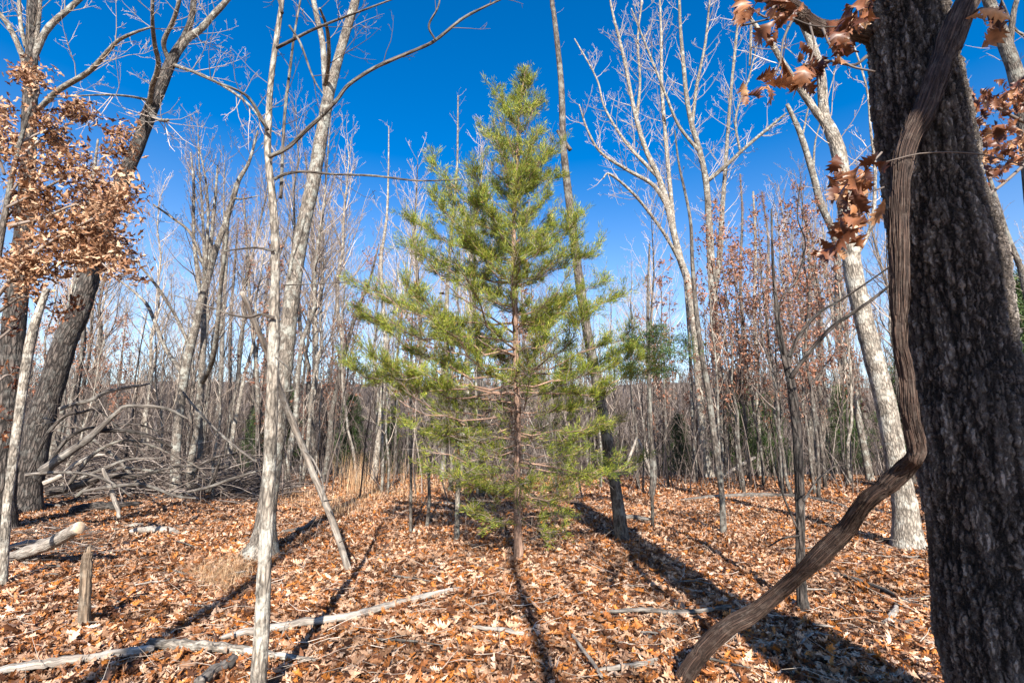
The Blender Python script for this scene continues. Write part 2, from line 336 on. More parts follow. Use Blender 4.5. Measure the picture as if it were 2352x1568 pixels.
def rot_rand(n, tilt=None):
    if tilt is None:
        q = rng.normal(size=(n, 4)); q /= np.linalg.norm(q, axis=1)[:, None]; w_, x, y, z = q.T
    else:
        yaw = rng.random(n)*2*math.pi; ax = rng.random(n)*2*math.pi; an = np.abs(rng.normal(0, tilt, n)); flip = rng.random(n) < 0.5
        qy = np.stack([np.cos(yaw/2), 0*yaw, 0*yaw, np.sin(yaw/2)], 1); qt = np.stack([np.cos(an/2), np.sin(an/2)*np.cos(ax), np.sin(an/2)*np.sin(ax), 0*an], 1)
        w1, x1, y1, z1 = qt.T; w2, x2, y2, z2 = qy.T
        w_ = w1*w2-x1*x2-y1*y2-z1*z2; x = w1*x2+x1*w2+y1*z2-z1*y2; y = w1*y2-x1*z2+y1*w2+z1*x2; z = w1*z2+x1*y2-y1*x2+z1*w2
    Rm = np.empty((n, 3, 3))
    Rm[:, 0, 0] = 1-2*(y*y+z*z); Rm[:, 0, 1] = 2*(x*y-z*w_); Rm[:, 0, 2] = 2*(x*z+y*w_)
    Rm[:, 1, 0] = 2*(x*y+z*w_); Rm[:, 1, 1] = 1-2*(x*x+z*z); Rm[:, 1, 2] = 2*(y*z-x*w_)
    Rm[:, 2, 0] = 2*(x*z-y*w_); Rm[:, 2, 1] = 2*(y*z+x*w_); Rm[:, 2, 2] = 1-2*(x*x+y*y)
    return Rm
T_HI = [leaf_template(9, True, s) for s in range(14)]
T_MID = [leaf_template(5, True, 40+s) for s in range(8)]
T_LO = [leaf_template(2, False, 80+s) for s in range(6)]
def litter():
    allV, allF, off = [], [], 0
    for y0, y1, dens, tm, s0, s1, lift, tilt in ((1.6, 7.5, 1250, T_HI, 0.03, 0.125, 0.055, 0.58), (7.5, 13.5, 640, T_MID, 0.055, 0.13, 0.06, 0.65), (13.5, 30, 150, T_LO, 0.12, 0.20, 0.05, 0.6)):
        half = lambda y: y*1.12+1.6
        area = (half(y0)+half(y1))*(y1-y0); n = int(area*dens)
        y = rng.uniform(y0, y1, int(n*1.35)); x = rng.uniform(-half(y1), half(y1), len(y)); k = np.abs(x) < half(y); x, y = x[k], y[k]
        keep = vn2(x*0.9+4, y*0.9+8) + rng.random(len(x))*0.9 > 0.35; x, y = x[keep], y[keep]
        clump = vn2(x*3.1, y*3.1)
        z = gh(x, y)+rng.random(len(x))*lift*(0.4+clump)+0.008
        V, F = scatter_leaves(np.stack([x, y, z], 1), rng.uniform(s0, s1, len(x))*np.where(rng.random(len(x)) < .1, 1.25, 1), tm, rot_rand(len(x), tilt))
        allV.append(V); allF.append(F+off); off += len(V)
    o = link_mesh('leaf_litter', mesh_np('leaf_litter', np.concatenate(allV), np.concatenate(allF), M['litter'], False))
    tag(o, 'orange and tan fallen oak leaves covering the forest floor', 'leaf litter', kind='stuff')
litter()

# ------------------------------------------------------------------ branching
def rvec(r): return np.array([r.gauss(0, 1), r.gauss(0, 1), r.gauss(0, 1)])
def shoot(p, d, L, r0, r1, n, r, up=0.15, wob=0.18):
    P = [np.array(p, float)]; d = nrm(np.array(d, float)); seg = L/(n-1)
    for i in range(n-1):
        d = nrm(d + rvec(r)*wob + np.array([0, 0, up])); P.append(P[-1]+d*seg)
    return np.array(P), np.linspace(r0, r1, n)
def twigs_on(tb, P, R, r, dens, length, level=2, t0=0.15, spread=0.9, up=0.12, minr=0.0018, leaves=None, sub=4, thick=1.0):
    """side shoots along a limb; dens per metre"""
    seg = np.linalg.norm(P[1:]-P[:-1], axis=1); Ltot = seg.sum(); cum = np.concatenate([[0], np.cumsum(seg)])
    cnt = int(Ltot*dens*(1-t0)+r.random())
    for _ in range(cnt):
        u = r.uniform(t0, 1)*Ltot; i = min(len(seg)-1, int(np.searchsorted(cum, u)-1)); i = max(i, 0); f = (u-cum[i])/(seg[i]+1e-9)
        p = P[i]*(1-f)+P[i+1]*f; rad = R[i]*(1-f)+R[i+1]*f; d = nrm(P[i+1]-P[i])
        side = rvec(r); side -= d*np.dot(side, d); side = nrm(side)
        dd = nrm(d*r.uniform(0.5, 1.0)+side*spread); L = length*r.uniform(0.45, 1.1)*(1-0.45*u/Ltot); rr = max(minr*1.5, min(rad*0.5, 0.0065*length*thick))
        if level >= 2:
            Q, S = shoot(p, dd, L, rr, max(minr, rr*0.3), 5, r, up, 0.13)
            tb.add(Q, S, 4 if rr > 0.012 else 3); twigs_on(tb, Q, S, r, sub/max(L, .1), L*0.45, level-1, 0.2, spread, up, minr, leaves, sub)
            if leaves is not None: leaves.append(Q[-1]); leaves.append(Q[2])
        else:
            Q, S = shoot(p, dd, L, rr*0.8, minr, 4, r, up); tb.add(Q, S, 3)
            if leaves is not None: leaves.append(Q[-1]); leaves.append(Q[2])
def leaf_mesh(name, pts, mat, size, tm, parent, per=3, jit=0.06, origin=None, droop=True):
    pts = np.asarray(pts); n = len(pts)*per; pos = np.repeat(pts, per, 0)+rng.normal(0, jit, (n, 3))
    V, F = scatter_leaves(pos, rng.uniform(size*0.7, size*1.2, n), tm, rot_rand(n), np.array(parent.location) if origin is None else origin)
    return link_mesh(name, mesh_np(name, V, F, mat, False), parent)

def base_flare(P, R, amt=0.7, h=0.18):
    z0 = P[0, 2]; return R*(1+amt*np.exp(-np.abs(P[:, 2]-z0)/h))
def rough(R, amt, r): return R*(1+amt*np.array([r.uniform(-1, 1) for _ in R]))

def tree(name, label, cat, mat, trunk, limbs=(), tw='twig', group=None, foot=None, Y=None, Y1=None, seed=1, sides=12, dens=3.0, length=0.9, level=2,
         t0=0.45, limb_mat=None, limb_dens=None, flare=0.7, sink=0.08, minr=0.0022, twiggy=True, leaves=None, leaf_t=None, sub=4, up=0.12):
    """trunk followed from its foot (px, py, width); limbs = [(pts, Ystart, Yend)]"""
    r = random.Random(seed)
    if Y is None:
        f = gp(*(foot or trunk[0][:2])); Y = f[1]
    P, R = traced(trunk, Y, Y1); 
    z = float(gh(P[0, 0], P[0, 1]))
    if P[0, 2] > z-sink:                                 # carry the foot into the soil
        d = nrm(P[0]-P[2]); d = nrm(np.array([d[0]*0.3, d[1]*0.3, -1])); k = (P[0, 2]-(z-sink))/1.0
        P = np.vstack([P[0]+d*k, P[0]+d*k*0.5, P]); R = np.concatenate([[R[0]], [R[0]], R])
    R = rough(base_flare(P, R, flare), 0.04, r)
    root = empty(name, (P[0, 0], P[0, 1], z)); tag(root, label, cat, group)
    tb = Tubes(); tb.add(P, R, sides); tb.build('trunk', M[mat], root)
    crown = Tubes(); lv = [] if leaves else None
    for L_ in limbs:
        pts, a, b_ = L_[:3]; Q, S = traced(pts, a if a is not None else Y, b_ if b_ is not None else (a if a is not None else Y)); S = rough(S, 0.06, r)
        lb = Tubes(); lb.add(Q, S, 8); lb.build('branch', M[limb_mat or mat], root)
        if twiggy: twigs_on(crown, Q, S, r, limb_dens or dens, length, level, 0.12, minr=minr, leaves=lv, sub=sub, up=up)
    if twiggy: twigs_on(crown, P, R, r, dens, length, level, t0, minr=minr, leaves=lv, sub=sub, up=up)
    if crown.g: crown.build('crown', M[tw], root)
    if leaves and lv: leaf_mesh('dry_leaves', lv, M[leaves[0]], leaves[1], leaves[2], root, leaves[3], leaves[4])
    return root

# ================================================================== BIG OAK ON THE RIGHT with its vine
YO = 2.6
def dense_tube(P, R, sides, n, lump=0.0, seed=0):
    """resample to a dense tube for displaced bark"""
    P2 = catmull(P, n); R2 = catmull(np.stack([R, R, R], 1), n)[:, 0]; return P2, R2
def big_oak():
    tr = [(2345, 1850, 275), (2330, 1700, 258), (2316, 1568, 247), (2286, 1384, 238), (2260, 1184, 230), (2234, 984, 222), (2206, 784, 206), (2178, 600, 204), (2145, 470, 196), (2124, 330, 186), (2104, 200, 176), (2086, 80, 166), (2070, -20, 158), (2045, -260, 150), (2000, -700, 130)]
    P, R = traced(tr, YO, YO, 60)
    z = float(gh(P[0, 0], P[0, 1])); root = empty('oak_tree', (P[0, 0], P[0, 1], z))
    tag(root, 'huge dark furrowed oak trunk filling the right edge of the photo', 'tree')
    P[:, 2] -= max(0, P[0, 2]-z+0.1)*np.exp(-np.linspace(0, 8, len(P)))
    n = 900; P, R = dense_tube(P, R, 0, n)
    R = R*(1+0.025*np.sin(np.linspace(0, 40, n))+0.02*(vn2(np.linspace(0, 30, n), np.zeros(n))-0.5))
    tb = Tubes(); tb.add(P, R*0.985, 230); tb.build('trunk', M['oak'], root)
    r = random.Random(5)
    limb = Tubes(); A, S = traced([(2075, 100, 50), (2030, 90, 46), (1975, 72, 40), (1935, 66, 36), (1890, 66, 34), (1858, 52, 34), (1828, 25, 36), (1795, 5, 36), (1740, -30, 30), (1640, -110, 22)], YO+0.10, YO-0.15, 160)
    limb.add(A, rough(S, 0.05, r), 60); limb.build('branch', M['vine'], root)
    tw = Tubes(); lv = []
    for pts in ([(1890, 66, 6), (1910, 110, 5), (1950, 150, 5), (2010, 165, 4)], [(1828, 30, 7), (1800, 90, 5), (1790, 150, 4), (1760, 200, 3)], [(1860, 55, 6), (1870, 110, 4), (1850, 170, 3), (1842, 205, 3)],
                [(1990, 130, 8), (1960, 150, 6), (1900, 140, 5), (1850, 150, 4)], [(1780, 10, 7), (1760, 40, 5), (1720, 15, 4), (1690, 5, 4)], [(1960, 65, 5), (1955, 30, 4), (1965, 10, 4)], [(2225, 40, 8), (2255, 20, 6), (2285, 40, 5), (2290, 70, 4)],
                [(1700, 60, 5), (1800, 40, 3), (1870, 60, 3), (1950, 62, 3)], [(2035, 372, 3), (2120, 352, 3), (2230, 352, 3), (2310, 368, 3), (2400, 400, 2.5)], [(2025, 350, 5), (1985, 395, 4), (1955, 440, 3), (1935, 500, 2.5)], [(2030, 430, 4), (1985, 450, 3), (1960, 500, 2)]):
        A, S = traced(pts, 2.3, 2.15, 14); tw.add(A, S, 6); twigs_on(tw, A, S, r, 5, 0.14, 1, 0.3, minr=0.0011)
    tw.build('crown', M['darktwig'], root)
    # big hanging leaves near the lens
    spots = []
    for (cx, cy, sx, sy, n_) in ((1775, 75, 22, 20, 2), (1770, 190, 35, 30, 5), (1850, 155, 25, 38, 7), (1880, 150, 16, 20, 3), (1935, 90, 24, 32, 8), (1960, 40, 30, 30, 7), (1990, 40, 14, 14, 2), (1720, 20, 30, 22, 5), (1800, 25, 26, 26, 4), (1942, 112, 20, 16, 4),
                              (1975, 410, 36, 30, 7), (1940, 455, 26, 28, 7), (1990, 470, 30, 28, 5), (1935, 520, 24, 24, 4), (1975, 500, 20, 26, 2), (1895, 580, 24, 18, 2), (1925, 600, 12, 20, 1), (2290, 60, 12, 22, 3), (2255, 45, 20, 20, 2)):
        for _ in range(int(n_*1.9+.5)):
            q, k = at(cx+r.gauss(0, sx*0.75), cy+r.gauss(0, sy*0.75), r.uniform(1.9, 2.35)); spots.append(q)
    for (cx, cy, sx, sy, n_) in ((2270, 230, 34, 22, 13), (2335, 235, 30, 30, 16), (2290, 310, 45, 30, 26), (2260, 350, 30, 26, 12), (2330, 340, 30, 34, 14), (2280, 395, 22, 24, 6), (2340, 210, 20, 20, 6), (2245, 240, 16, 12, 4)):
        for _ in range(n_*2):
            q, k = at(cx+r.gauss(0, sx*0.8), cy+r.gauss(0, sy*0.8), r.uniform(3.4, 4.2)); spots.append(q)
    spots = np.array(spots); n = len(spots)
    rt = rot_rand(n); # hang: leaf long axis mostly down
    dn = np.zeros((n, 3)); dn[:, 2] = -1; dn = nrm(dn+rng.normal(0, 0.75, (n, 3))); a = nrm(np.cross(dn, rng.normal(size=(n, 3)))); b_ = np.cross(dn, a)
    rt = np.stack([dn, a, b_], -1)
    tm = [leaf_template(11, True, 200+s, 0.42) for s in range(10)]
    V, F = scatter_leaves(spots, rng.uniform(0.06, 0.125, n), tm, rt, np.array(root.location))
    link_mesh('dry_leaves', mesh_np('dry_leaves', V, F, M['hangred'], True), root)
    # twigs carrying the far right cluster
    tw2 = Tubes()
    for pts in ([(2400, 300, 10), (2330, 270, 8), (2280, 240, 6), (2240, 230, 4)], [(2400, 330, 10), (2320, 330, 7), (2270, 350, 5), (2240, 380, 4)], [(2400, 330, 9), (2340, 390, 7), (2280, 440, 6), (2240, 450, 5)]):
        A, S = traced(pts, 4, 3.8, 14); tw2.add(A, S, 6); twigs_on(tw2, A, S, r, 5, 0.4, 2, 0.1, minr=0.0015)
    tw2.build('crown', M['darktwig'], root)
big_oak()
def vine():
    pts = [(1535, 1535, 54), (1555, 1515, 56), (1598, 1474, 56), (1668, 1419, 52), (1733, 1389, 50), (1808, 1339, 48), (1878, 1274, 50), (1943, 1214, 48), (1993, 1144, 50), (2038, 1109, 52), (2078, 1080, 50), (2098, 1040, 46), (2095, 984, 44), (2083, 909, 44), (2073, 834, 42), (2067, 760, 42), (2069, 650, 46), (2068, 500, 50), (2073, 400, 52), (2092, 320, 56), (2120, 255, 60), (2150, 185, 62), (2172, 120, 62), (2196, 60, 66), (2225, 0, 60), (2260, -60, 55), (2300, -160, 50)]
    A = catmull(pts, 700); P = []; R = []
    for i, (x, y, w_) in enumerate(A):
        f = min(1, max(-.1, (1520-y)/470)); Yv = 3.72*(1-f)+2.42*f if y > 1050 else 2.42-0.10*min(1, (1050-y)/300)
        q, k = at(x, y, Yv); P.append(q); R.append(w_/2/FPX*k)
    P = np.array(P); R = np.array(R)*0.76*(1+0.30*(vn2(np.arange(700)*0.035, np.zeros(700))-0.5)+0.12*(vn2(np.arange(700)*0.11, np.ones(700)*7)-0.5)); P[60:] += ((np.stack([vn2(np.arange(700)*0.03, np.full(700, k_)) for k_ in (2.5, 9.5, 17.5)], 1)-0.5)*0.035)[60:]; r = random.Random(3)
    g = float(gh(P[0, 0], P[0, 1])); P[:, 2] += (g-0.10-P[0, 2])*np.exp(-np.linspace(0, 11, 700)); P[:, 2] -= 0.22*np.exp(-np.linspace(0, 26, 700))
    root = empty('grape_vine', (P[0, 0], P[0, 1], g)); tag(root, 'thick shaggy vine rising from the leaves, bent sharply and climbing the huge dark oak', 'vine')
    tb = Tubes(); tb.add(P, R*0.95, 84); tb.build('stem', M['vine'], root)
    tb = Tubes()                                        # peeling bark strips
    for _ in range(520):
        i = r.randrange(90, 680); L_ = r.randint(12, 34); j = min(699, i+L_); idx = np.linspace(i, j, 6).astype(int); an = r.uniform(0, 6.28)
        T = nrm(P[j]-P[i]); n1 = nrm(np.cross(T, [0.05, 1, 0.02])); b1 = np.cross(T, n1); off = (n1*math.cos(an)+b1*math.sin(an))
        lift = np.linspace(0.95, r.choice([1.0, 1.03, 1.06, 1.06, 1.25]), 6); Q = P[idx]+off*(R[idx]*lift)[:, None]
        tb.add(Q, np.linspace(0.0035, 0.001, 6), 3)
    tb.build('bark_strip', M['vine'], root)
vine()

# ================================================================== THE CEDAR
def cedar(name, label, cat, foot, trunk_pts, profL, profR, nl, seed, mat='cedar', bark_='cedar_bark', strands=42, Y=None, sc=1.0, group=None, gap=0.2, boughs=()):
    r = random.Random(seed); f = gp(*foot); Yc = f[1] if Y is None else Y
    P, R = traced(trunk_pts, Yc, Yc, 50); g = float(gh(P[0, 0], P[0, 1])); P[0, 2] = min(P[0, 2], g-0.06)
    root = empty(name, (P[0, 0], P[0, 1], g)); tag(root, label, cat, group)
    R = rough(base_flare(P, R, 0.35, 0.15), 0.06, r)
    tb = Tubes(); tb.add(P, R, 14); tb.build('trunk', M[bark_], root)
    zt = P[-1, 2]; H = zt-g
    pl = np.array(profL, float); pr = np.array(profR, float)   # rows (height fraction, radius m)
    limbs = Tubes(); dead = Tubes(); SP = []; SD = []; FQ = []
    def axis(h):
        i = np.clip(np.searchsorted(P[:, 2], g+h), 1, len(P)-1); a = (g+h-P[i-1, 2])/(P[i, 2]-P[i-1, 2]+1e-9); return P[i-1]*(1-a)+P[i]*a
    for i in range(nl+len(boughs)):
        t = 0.07+0.93*(min(1, (i+0.5)/nl))**0.92; h = t*H*0.985
        az = i*2.39996+r.uniform(-0.4, 0.4); ca, sa = math.cos(az), math.sin(az)
        RL = np.interp(t, pl[:, 0], pl[:, 1]); RR = np.interp(t, pr[:, 0], pr[:, 1])
        Lr = (RR if ca > 0 else RL)*abs(ca)**0.7 + 0.5*(RL+RR)*(1-abs(ca)**0.7)
        Lr *= r.choice([r.uniform(0.4, 0.85), r.uniform(0.85, 1.2), r.uniform(0.95, 1.15)])
        if i < nl: Lr *= 0.88
        if Lr < 0.05: continue
        rise = np.interp(t, [0, 0.12, 0.3, 0.6, 1.0], [-0.15, -0.05, 0.12, 0.5, 1.5])*r.uniform(0.7, 1.3)
        start = axis(max(0.15, h-Lr*rise)); end = np.array([start[0]+ca*Lr, start[1]+sa*Lr, max(g+0.35, start[2]+Lr*rise)])
        if i >= nl:
            bp, dy = boughs[i-nl]; start = at(bp[0][0], bp[0][1], Yc)[0]; end = at(bp[1][0], bp[1][1], Yc+dy)[0]; t = (end[2]-g)/H; Lr = float(np.linalg.norm(end-start)); v_ = nrm(end-start); ca, sa = v_[0], v_[1]
        n = 8; u = np.linspace(0, 1, n)[:, None]; Q = start*(1-u)+end*u; Q[:, 2] += (np.sin(u[:, 0]*math.pi)*-0.06+u[:, 0]**2*0.08)*Lr
        Q[1:] += rng.normal(0, 0.022*Lr, (n-1, 3)); S = np.linspace(0.005+0.006*Lr, 0.002, n); limbs.add(Q, S, 5)
        dens_i = 1.3 if i >= nl else (r.uniform(0.5, 1.4) if r.random() > gap else 0.25)
        inner = 0.16 if t > 0.45 else 0.32; front = (sa < -0.35 and t < 0.55)
        ns = int((7+Lr*30))
        for _ in range(ns):
            uu = r.uniform(inner*0.6, 1.0)**0.8; k = min(n-2, int(uu*(n-1))); fr = uu*(n-1)-k; p0 = Q[k]*(1-fr)+Q[k+1]*fr; d = nrm(Q[k+1]-Q[k])
            rv = rvec(r)*0.6; rv[2] *= 0.45; sd = nrm(d*r.uniform(0.3, 1.0)+rv+np.array([0, 0, 0.30 if t > 0.25 else -0.05])); Ls = r.uniform(0.10, 0.34)*(0.55+0.45*min(1, Lr))
            q, s_ = shoot(p0, sd, Ls, 0.0032, 0.0012, 4, r, 0.06, 0.12); dead.add(q, s_, 3)
            if uu < inner and r.random() < 0.8: continue
            if (t < 0.2 and r.random() < 0.3) or (front and r.random() < 0.4): continue
            if r.random() > dens_i: continue
            for _ in range(strands//(6 if t < 0.3 else 4)):
                v = r.uniform(0.15, 1.0)*(3-1e-6); kk = int(v); pp = q[kk]*(1-v+kk)+q[kk+1]*(v-kk)
                SP.append(pp); SD.append(nrm(nrm(q[kk+1]-q[kk])*1.0+rvec(r)*0.38+np.array([0, 0, 0.15])))
        for _ in range(int(3+Lr*5)):                     # bare grey inner twigs
            k = r.randrange(0, n-3); q, s_ = shoot(Q[k], nrm(rvec(r)+np.array([ca, sa, -0.1])*0.8), r.uniform(.12, .5)*min(1, Lr+.3), 0.0028, 0.001, 4, r, -0.02, .25); dead.add(q, s_, 3)
    limbs.build('branch', M[bark_], root); dead.build('twigs', M['twig'], root)
    SP = np.array(SP); SD = np.array(SD); n = len(SP)
    # every spray: three thin blades that fan out
    Vs = []; reps = 6; SPp = np.repeat(SP, reps, 0)+rng.normal(0, 0.024, (n*reps, 3)); SDd = nrm(np.repeat(SD, reps, 0)+rng.normal(0, 0.30, (n*reps, 3))); n2 = n*reps
    Ls = rng.uniform(0.025, 0.075, n2)*sc; W = rng.uniform(0.0017, 0.0034, n2)*sc; sd = nrm(np.cross(SDd, rng.normal(size=(n2, 3))))
    a = SPp-sd*W[:, None]*0.7; b = SPp+sd*W[:, None]*0.7; mid = SPp+SDd*(Ls*0.55)[:, None]; c = mid+sd*W[:, None]; d = mid-sd*W[:, None]; e = SPp+SDd*Ls[:, None]+np.array([0, 0, .004])
    V = np.stack([a, b, c, e, d], 1).reshape(-1, 3)-np.array(root.location); i0 = np.arange(n2)*5
    F = np.concatenate([np.stack([i0, i0+1, i0+2, i0+4], 1)]); F3 = np.stack([i0+4, i0+2, i0+3, i0+3], 1)
    # use the tip as a slim quad
    V = np.stack([a, b, c, e, d, e+sd*0.0012], 1).reshape(-1, 3)-np.array(root.location); i0 = np.arange(n2)*6
    F = np.concatenate([np.stack([i0, i0+1, i0+2, i0+4], 1), np.stack([i0+4, i0+2, i0+5, i0+3], 1)])
    link_mesh('foliage', mesh_np('foliage', V, F, M[mat], False), root)
    return root, P, n2
def prof(rows, foot_y, top_y, cx, side, Y):
    """silhouette rows (py, px) -> (height fraction, radius)"""
    zt = at(cx, top_y, Y)[0][2]; zb = float(gh(at(cx, foot_y, Y)[0][0], Y)); out = []
    for py, px in rows:
        q, k = at(px, py, Y); c, _ = at(cx, py, Y); out.append(((q[2]-zb)/(zt-zb), abs(q[0]-c[0])))
    return sorted(out)
YC = gp(1192, 1286)[1]
CL = prof([(150, 1200), (200, 1180), (240, 1150), (300, 1112), (360, 1108), (410, 1075), (470, 990), (510, 950), (560, 935), (620, 925), (650, 880), (700, 815), (750, 835), (800, 860), (860, 800), (900, 830), (960, 900), (1010, 930), (1080, 985), (1130, 1090), (1190, 1075), (1230, 1150)], 1286, 150, 1190, -1, YC)
CR = prof([(150, 1210), (200, 1215), (240, 1235), (300, 1268), (360, 1288), (430, 1290), (480, 1320), (520, 1340), (580, 1365), (640, 1390), (690, 1430), (740, 1455), (800, 1465), (870, 1490), (930, 1420), (1000, 1400), (1070, 1480), (1110, 1390), (1160, 1330), (1230, 1290)], 1286, 150, 1190, 1, YC)
cr_, cP, nblades = cedar('cedar_tree', 'tall green cedar in the centre of the photo with shaggy tan trunk', 'cedar', (1192, 1286), [(1192, 1290, 21), (1189, 1200, 18), (1188, 1084, 17), (1189, 984, 15), (1186, 850, 14), (1184, 750, 13), (1181, 625, 12), (1180, 500, 9), (1187, 400, 7), (1192, 250, 4), (1203, 190, 3), (1212, 150, 2)], CL, CR, 170, 4, gap=0.34, boughs=[
    (((1184, 740), (812, 695)), -.3), (((1184, 800), (835, 760)), .3), (((1186, 880), (800, 858)), -.2), (((1186, 900), (850, 905)), .4), (((1184, 760), (870, 640)), .1), (((1182, 650), (922, 585)), -.2), (((1180, 600), (935, 520)), .2), (((1180, 520), (985, 392)), -.1), (((1180, 540), (1010, 455)), .3),
    (((1190, 1010), (905, 985)), .2), (((1190, 1090), (985, 1085)), -.4), (((1191, 1120), (1030, 1100)), .2), (((1191, 1195), (1078, 1180)), -.4), (((1191, 1200), (1110, 1190)), -.2), (((1191, 1150), (1300, 1130)), -.3), (((1191, 1190), (1290, 1235)), -.3),
    (((1184, 740), (1442, 690)), -.2), (((1184, 780), (1455, 745)), .3), (((1186, 900), (1488, 878)), -.2), (((1186, 860), (1460, 815)), .2), (((1182, 640), (1375, 575)), -.1), (((1182, 600), (1345, 500)), .2), (((1190, 1060), (1478, 1080)), -.3), (((1190, 1000), (1410, 985)), .2), (((1186, 400), (1290, 340)), .1), (((1187, 350), (1108, 300)), .1), (((1190, 260), (1250, 238)), 0), (((1189, 300), (1140, 215)), 0), (((1187, 420), (1285, 410)), -.1)])
print('cedar blades', nblades)

# ================================================================== TRACED TREES
oak_leaf = [leaf_template(5, True, 300+s) for s in range(8)]
# left oaks
tree('oak_tree', 'dark leaning oak on the left whose trunk forks into pale limbs high up', 'tree', 'dark',
     [(52, 1178, 62), (58, 1150, 58), (69, 1084, 56), (89, 984, 54), (120, 884, 50), (150, 784, 46), (180, 720, 42), (203, 650, 38), (222, 590, 34), (250, 500, 32), (284, 410, 29), (320, 325, 28), (347, 250, 28), (368, 200, 26), (395, 138, 22), (425, 85, 16), (440, 40, 12), (445, 0, 12), (455, -120, 10), (470, -300, 6)],
     [([(395, 138, 18), (430, 90, 16), (460, 68, 14), (490, 35, 13), (530, -10, 11), (600, -110, 7)], None, None), ([(345, 245, 14), (350, 200, 12), (364, 150, 11), (355, 100, 10), (350, 40, 8), (352, -60, 6)], None, 9.0),
      ([(388, 140, 11), (376, 98, 10), (398, 48, 9), (412, 0, 8), (430, -90, 5)], None, 10.5), ([(345, 262, 10), (360, 273, 8), (375, 277, 8), (386, 276, 7)], None, 9.2),
      ([(345, 232, 7), (300, 222, 5), (240, 218, 4), (160, 222, 3), (110, 225, 2)], None, 8.6), ([(400, 150, 9), (470, 175, 6), (540, 215, 6), (580, 250, 5), (612, 295, 5)], None, 8.5)],
     'palettwig', seed=21, dens=2.8, length=1.7, level=3, sub=5.5, t0=0.72, sides=20, limb_mat='pale', minr=0.0028)
tree('oak_tree', 'dark oak at the left edge with brown leaves still clinging to its lower limbs', 'tree', 'dark',
     [(-8, 1200, 66), (0, 1100, 60), (10, 1000, 54), (24, 870, 46), (32, 750, 42), (45, 625, 38), (58, 500, 33), (64, 400, 30), (66, 300, 28), (70, 200, 26), (73, 100, 22), (75, 0, 20), (80, -150, 16), (95, -350, 8)],
     [([(72, 150, 14), (92, 98, 14), (115, 60, 13), (165, 15, 11), (215, -30, 9)], None, None), ([(62, 175, 13), (50, 125, 12), (20, 60, 11), (-20, 10, 9)], None, None),
      ([(90, 250, 12), (135, 207, 12), (200, 168, 11), (235, 133, 10), (270, 95, 8), (310, 75, 6), (350, 62, 4)], 9.0, 8.0), ([(80, 110, 9), (88, 60, 8), (92, 10, 7), (98, -60, 5)], None, None),
      ([(45, 330, 14), (20, 350, 12), (-20, 330, 10)], None, None), ([(60, 110, 9), (48, 60, 8), (44, 0, 7)], None, None)],
     'palettwig', Y=9.4, seed=22, dens=2.8, length=1.6, level=3, sub=5.5, t0=0.62, sides=18, limb_mat='pale', minr=0.0028)
def leafy_sapling():
    r = random.Random(31); Yb = 7.2
    # leafy oak sapling reaching into the frame from the left
    b, k = at(-60, 1240, Yb); root = empty('oak_sapling', (b[0], b[1], float(gh(b[0], b[1]))))
    tag(root, 'young oak at the upper left covered in pale brown dry leaves', 'tree')
    tr = Tubes(); A, S = traced([(-60, 1290, 22), (-40, 1000, 20), (-20, 700, 16), (10, 500, 12), (40, 350, 9), (75, 230, 5), (85, 170, 3)], Yb, Yb, 40); A[0, 2] = root.location.z-0.1; tr.add(A, S, 10); tr.build('trunk', M['grey'], root)
    tw = Tubes(); lv = []; lo = []
    for pts in ([(-20, 700, 9), (60, 600, 8), (140, 540, 6), (220, 500, 5), (300, 470, 3)], [(-5, 620, 9), (80, 560, 7), (170, 560, 5), (260, 570, 4)], [(10, 480, 8), (90, 440, 6), (170, 400, 5), (230, 400, 3)], [(20, 520, 8), (100, 500, 6), (190, 470, 5), (290, 520, 3)],
                [(30, 380, 7), (80, 330, 5), (150, 290, 4), (190, 260, 3)], [(60, 260, 6), (90, 210, 4), (70, 165, 3)], [(10, 400, 7), (-10, 330, 5), (0, 260, 3)], [(-10, 600, 8), (50, 650, 6), (130, 610, 5), (200, 590, 3)], [(40, 330, 6), (110, 300, 4), (120, 330, 3)], [(180, 560, 3), (230, 600, 3), (270, 640, 2)],
                [(20, 450, 7), (60, 400, 5), (130, 370, 4)], [(0, 540, 8), (30, 480, 6), (90, 470, 4), (180, 510, 3), (250, 450, 3)], [(220, 400, 3), (260, 330, 2), (280, 300, 2)]):
        A, S = traced(pts, Yb, Yb+r.uniform(-0.9, 0.9), 14); tw.add(A, S, 6); twigs_on(tw, A, S, r, 10, 0.48, 2, 0.1, minr=0.0016, leaves=lv, sub=3)
    for pts in ([(-30, 800, 8), (20, 760, 5), (60, 720, 3)], [(-30, 900, 8), (20, 860, 5), (50, 900, 3)], [(-30, 950, 8), (10, 960, 5), (40, 990, 3)], [(-10, 720, 8), (60, 680, 5), (130, 720, 3), (180, 690, 2)]):
        A, S = traced(pts, Yb, Yb+0.4, 14); tw.add(A, S, 6); twigs_on(tw, A, S, r, 6, 0.3, 2, 0.1, minr=0.0016, leaves=lo, sub=2)
    tw.build('crown', M['twig'], root)
    leaf_mesh('dry_leaves', lv, M['hang'], 0.112, oak_leaf, root, 5, 0.09); leaf_mesh('dry_leaves', lo, M['hangred'], 0.11, oak_leaf, root, 2, 0.05)
    print('sapling leaves', len(lv)*2)
leafy_sapling()
tree('sapling', 'pale straight sapling with snapped top at the lower left edge', 'tree', 'white', [(4, 1350, 19), (15, 1184, 18), (30, 1059, 18), (47, 934, 19), (70, 784, 20), (95, 700, 15), (108, 662, 13)], seed=2, twiggy=False, flare=0.3)
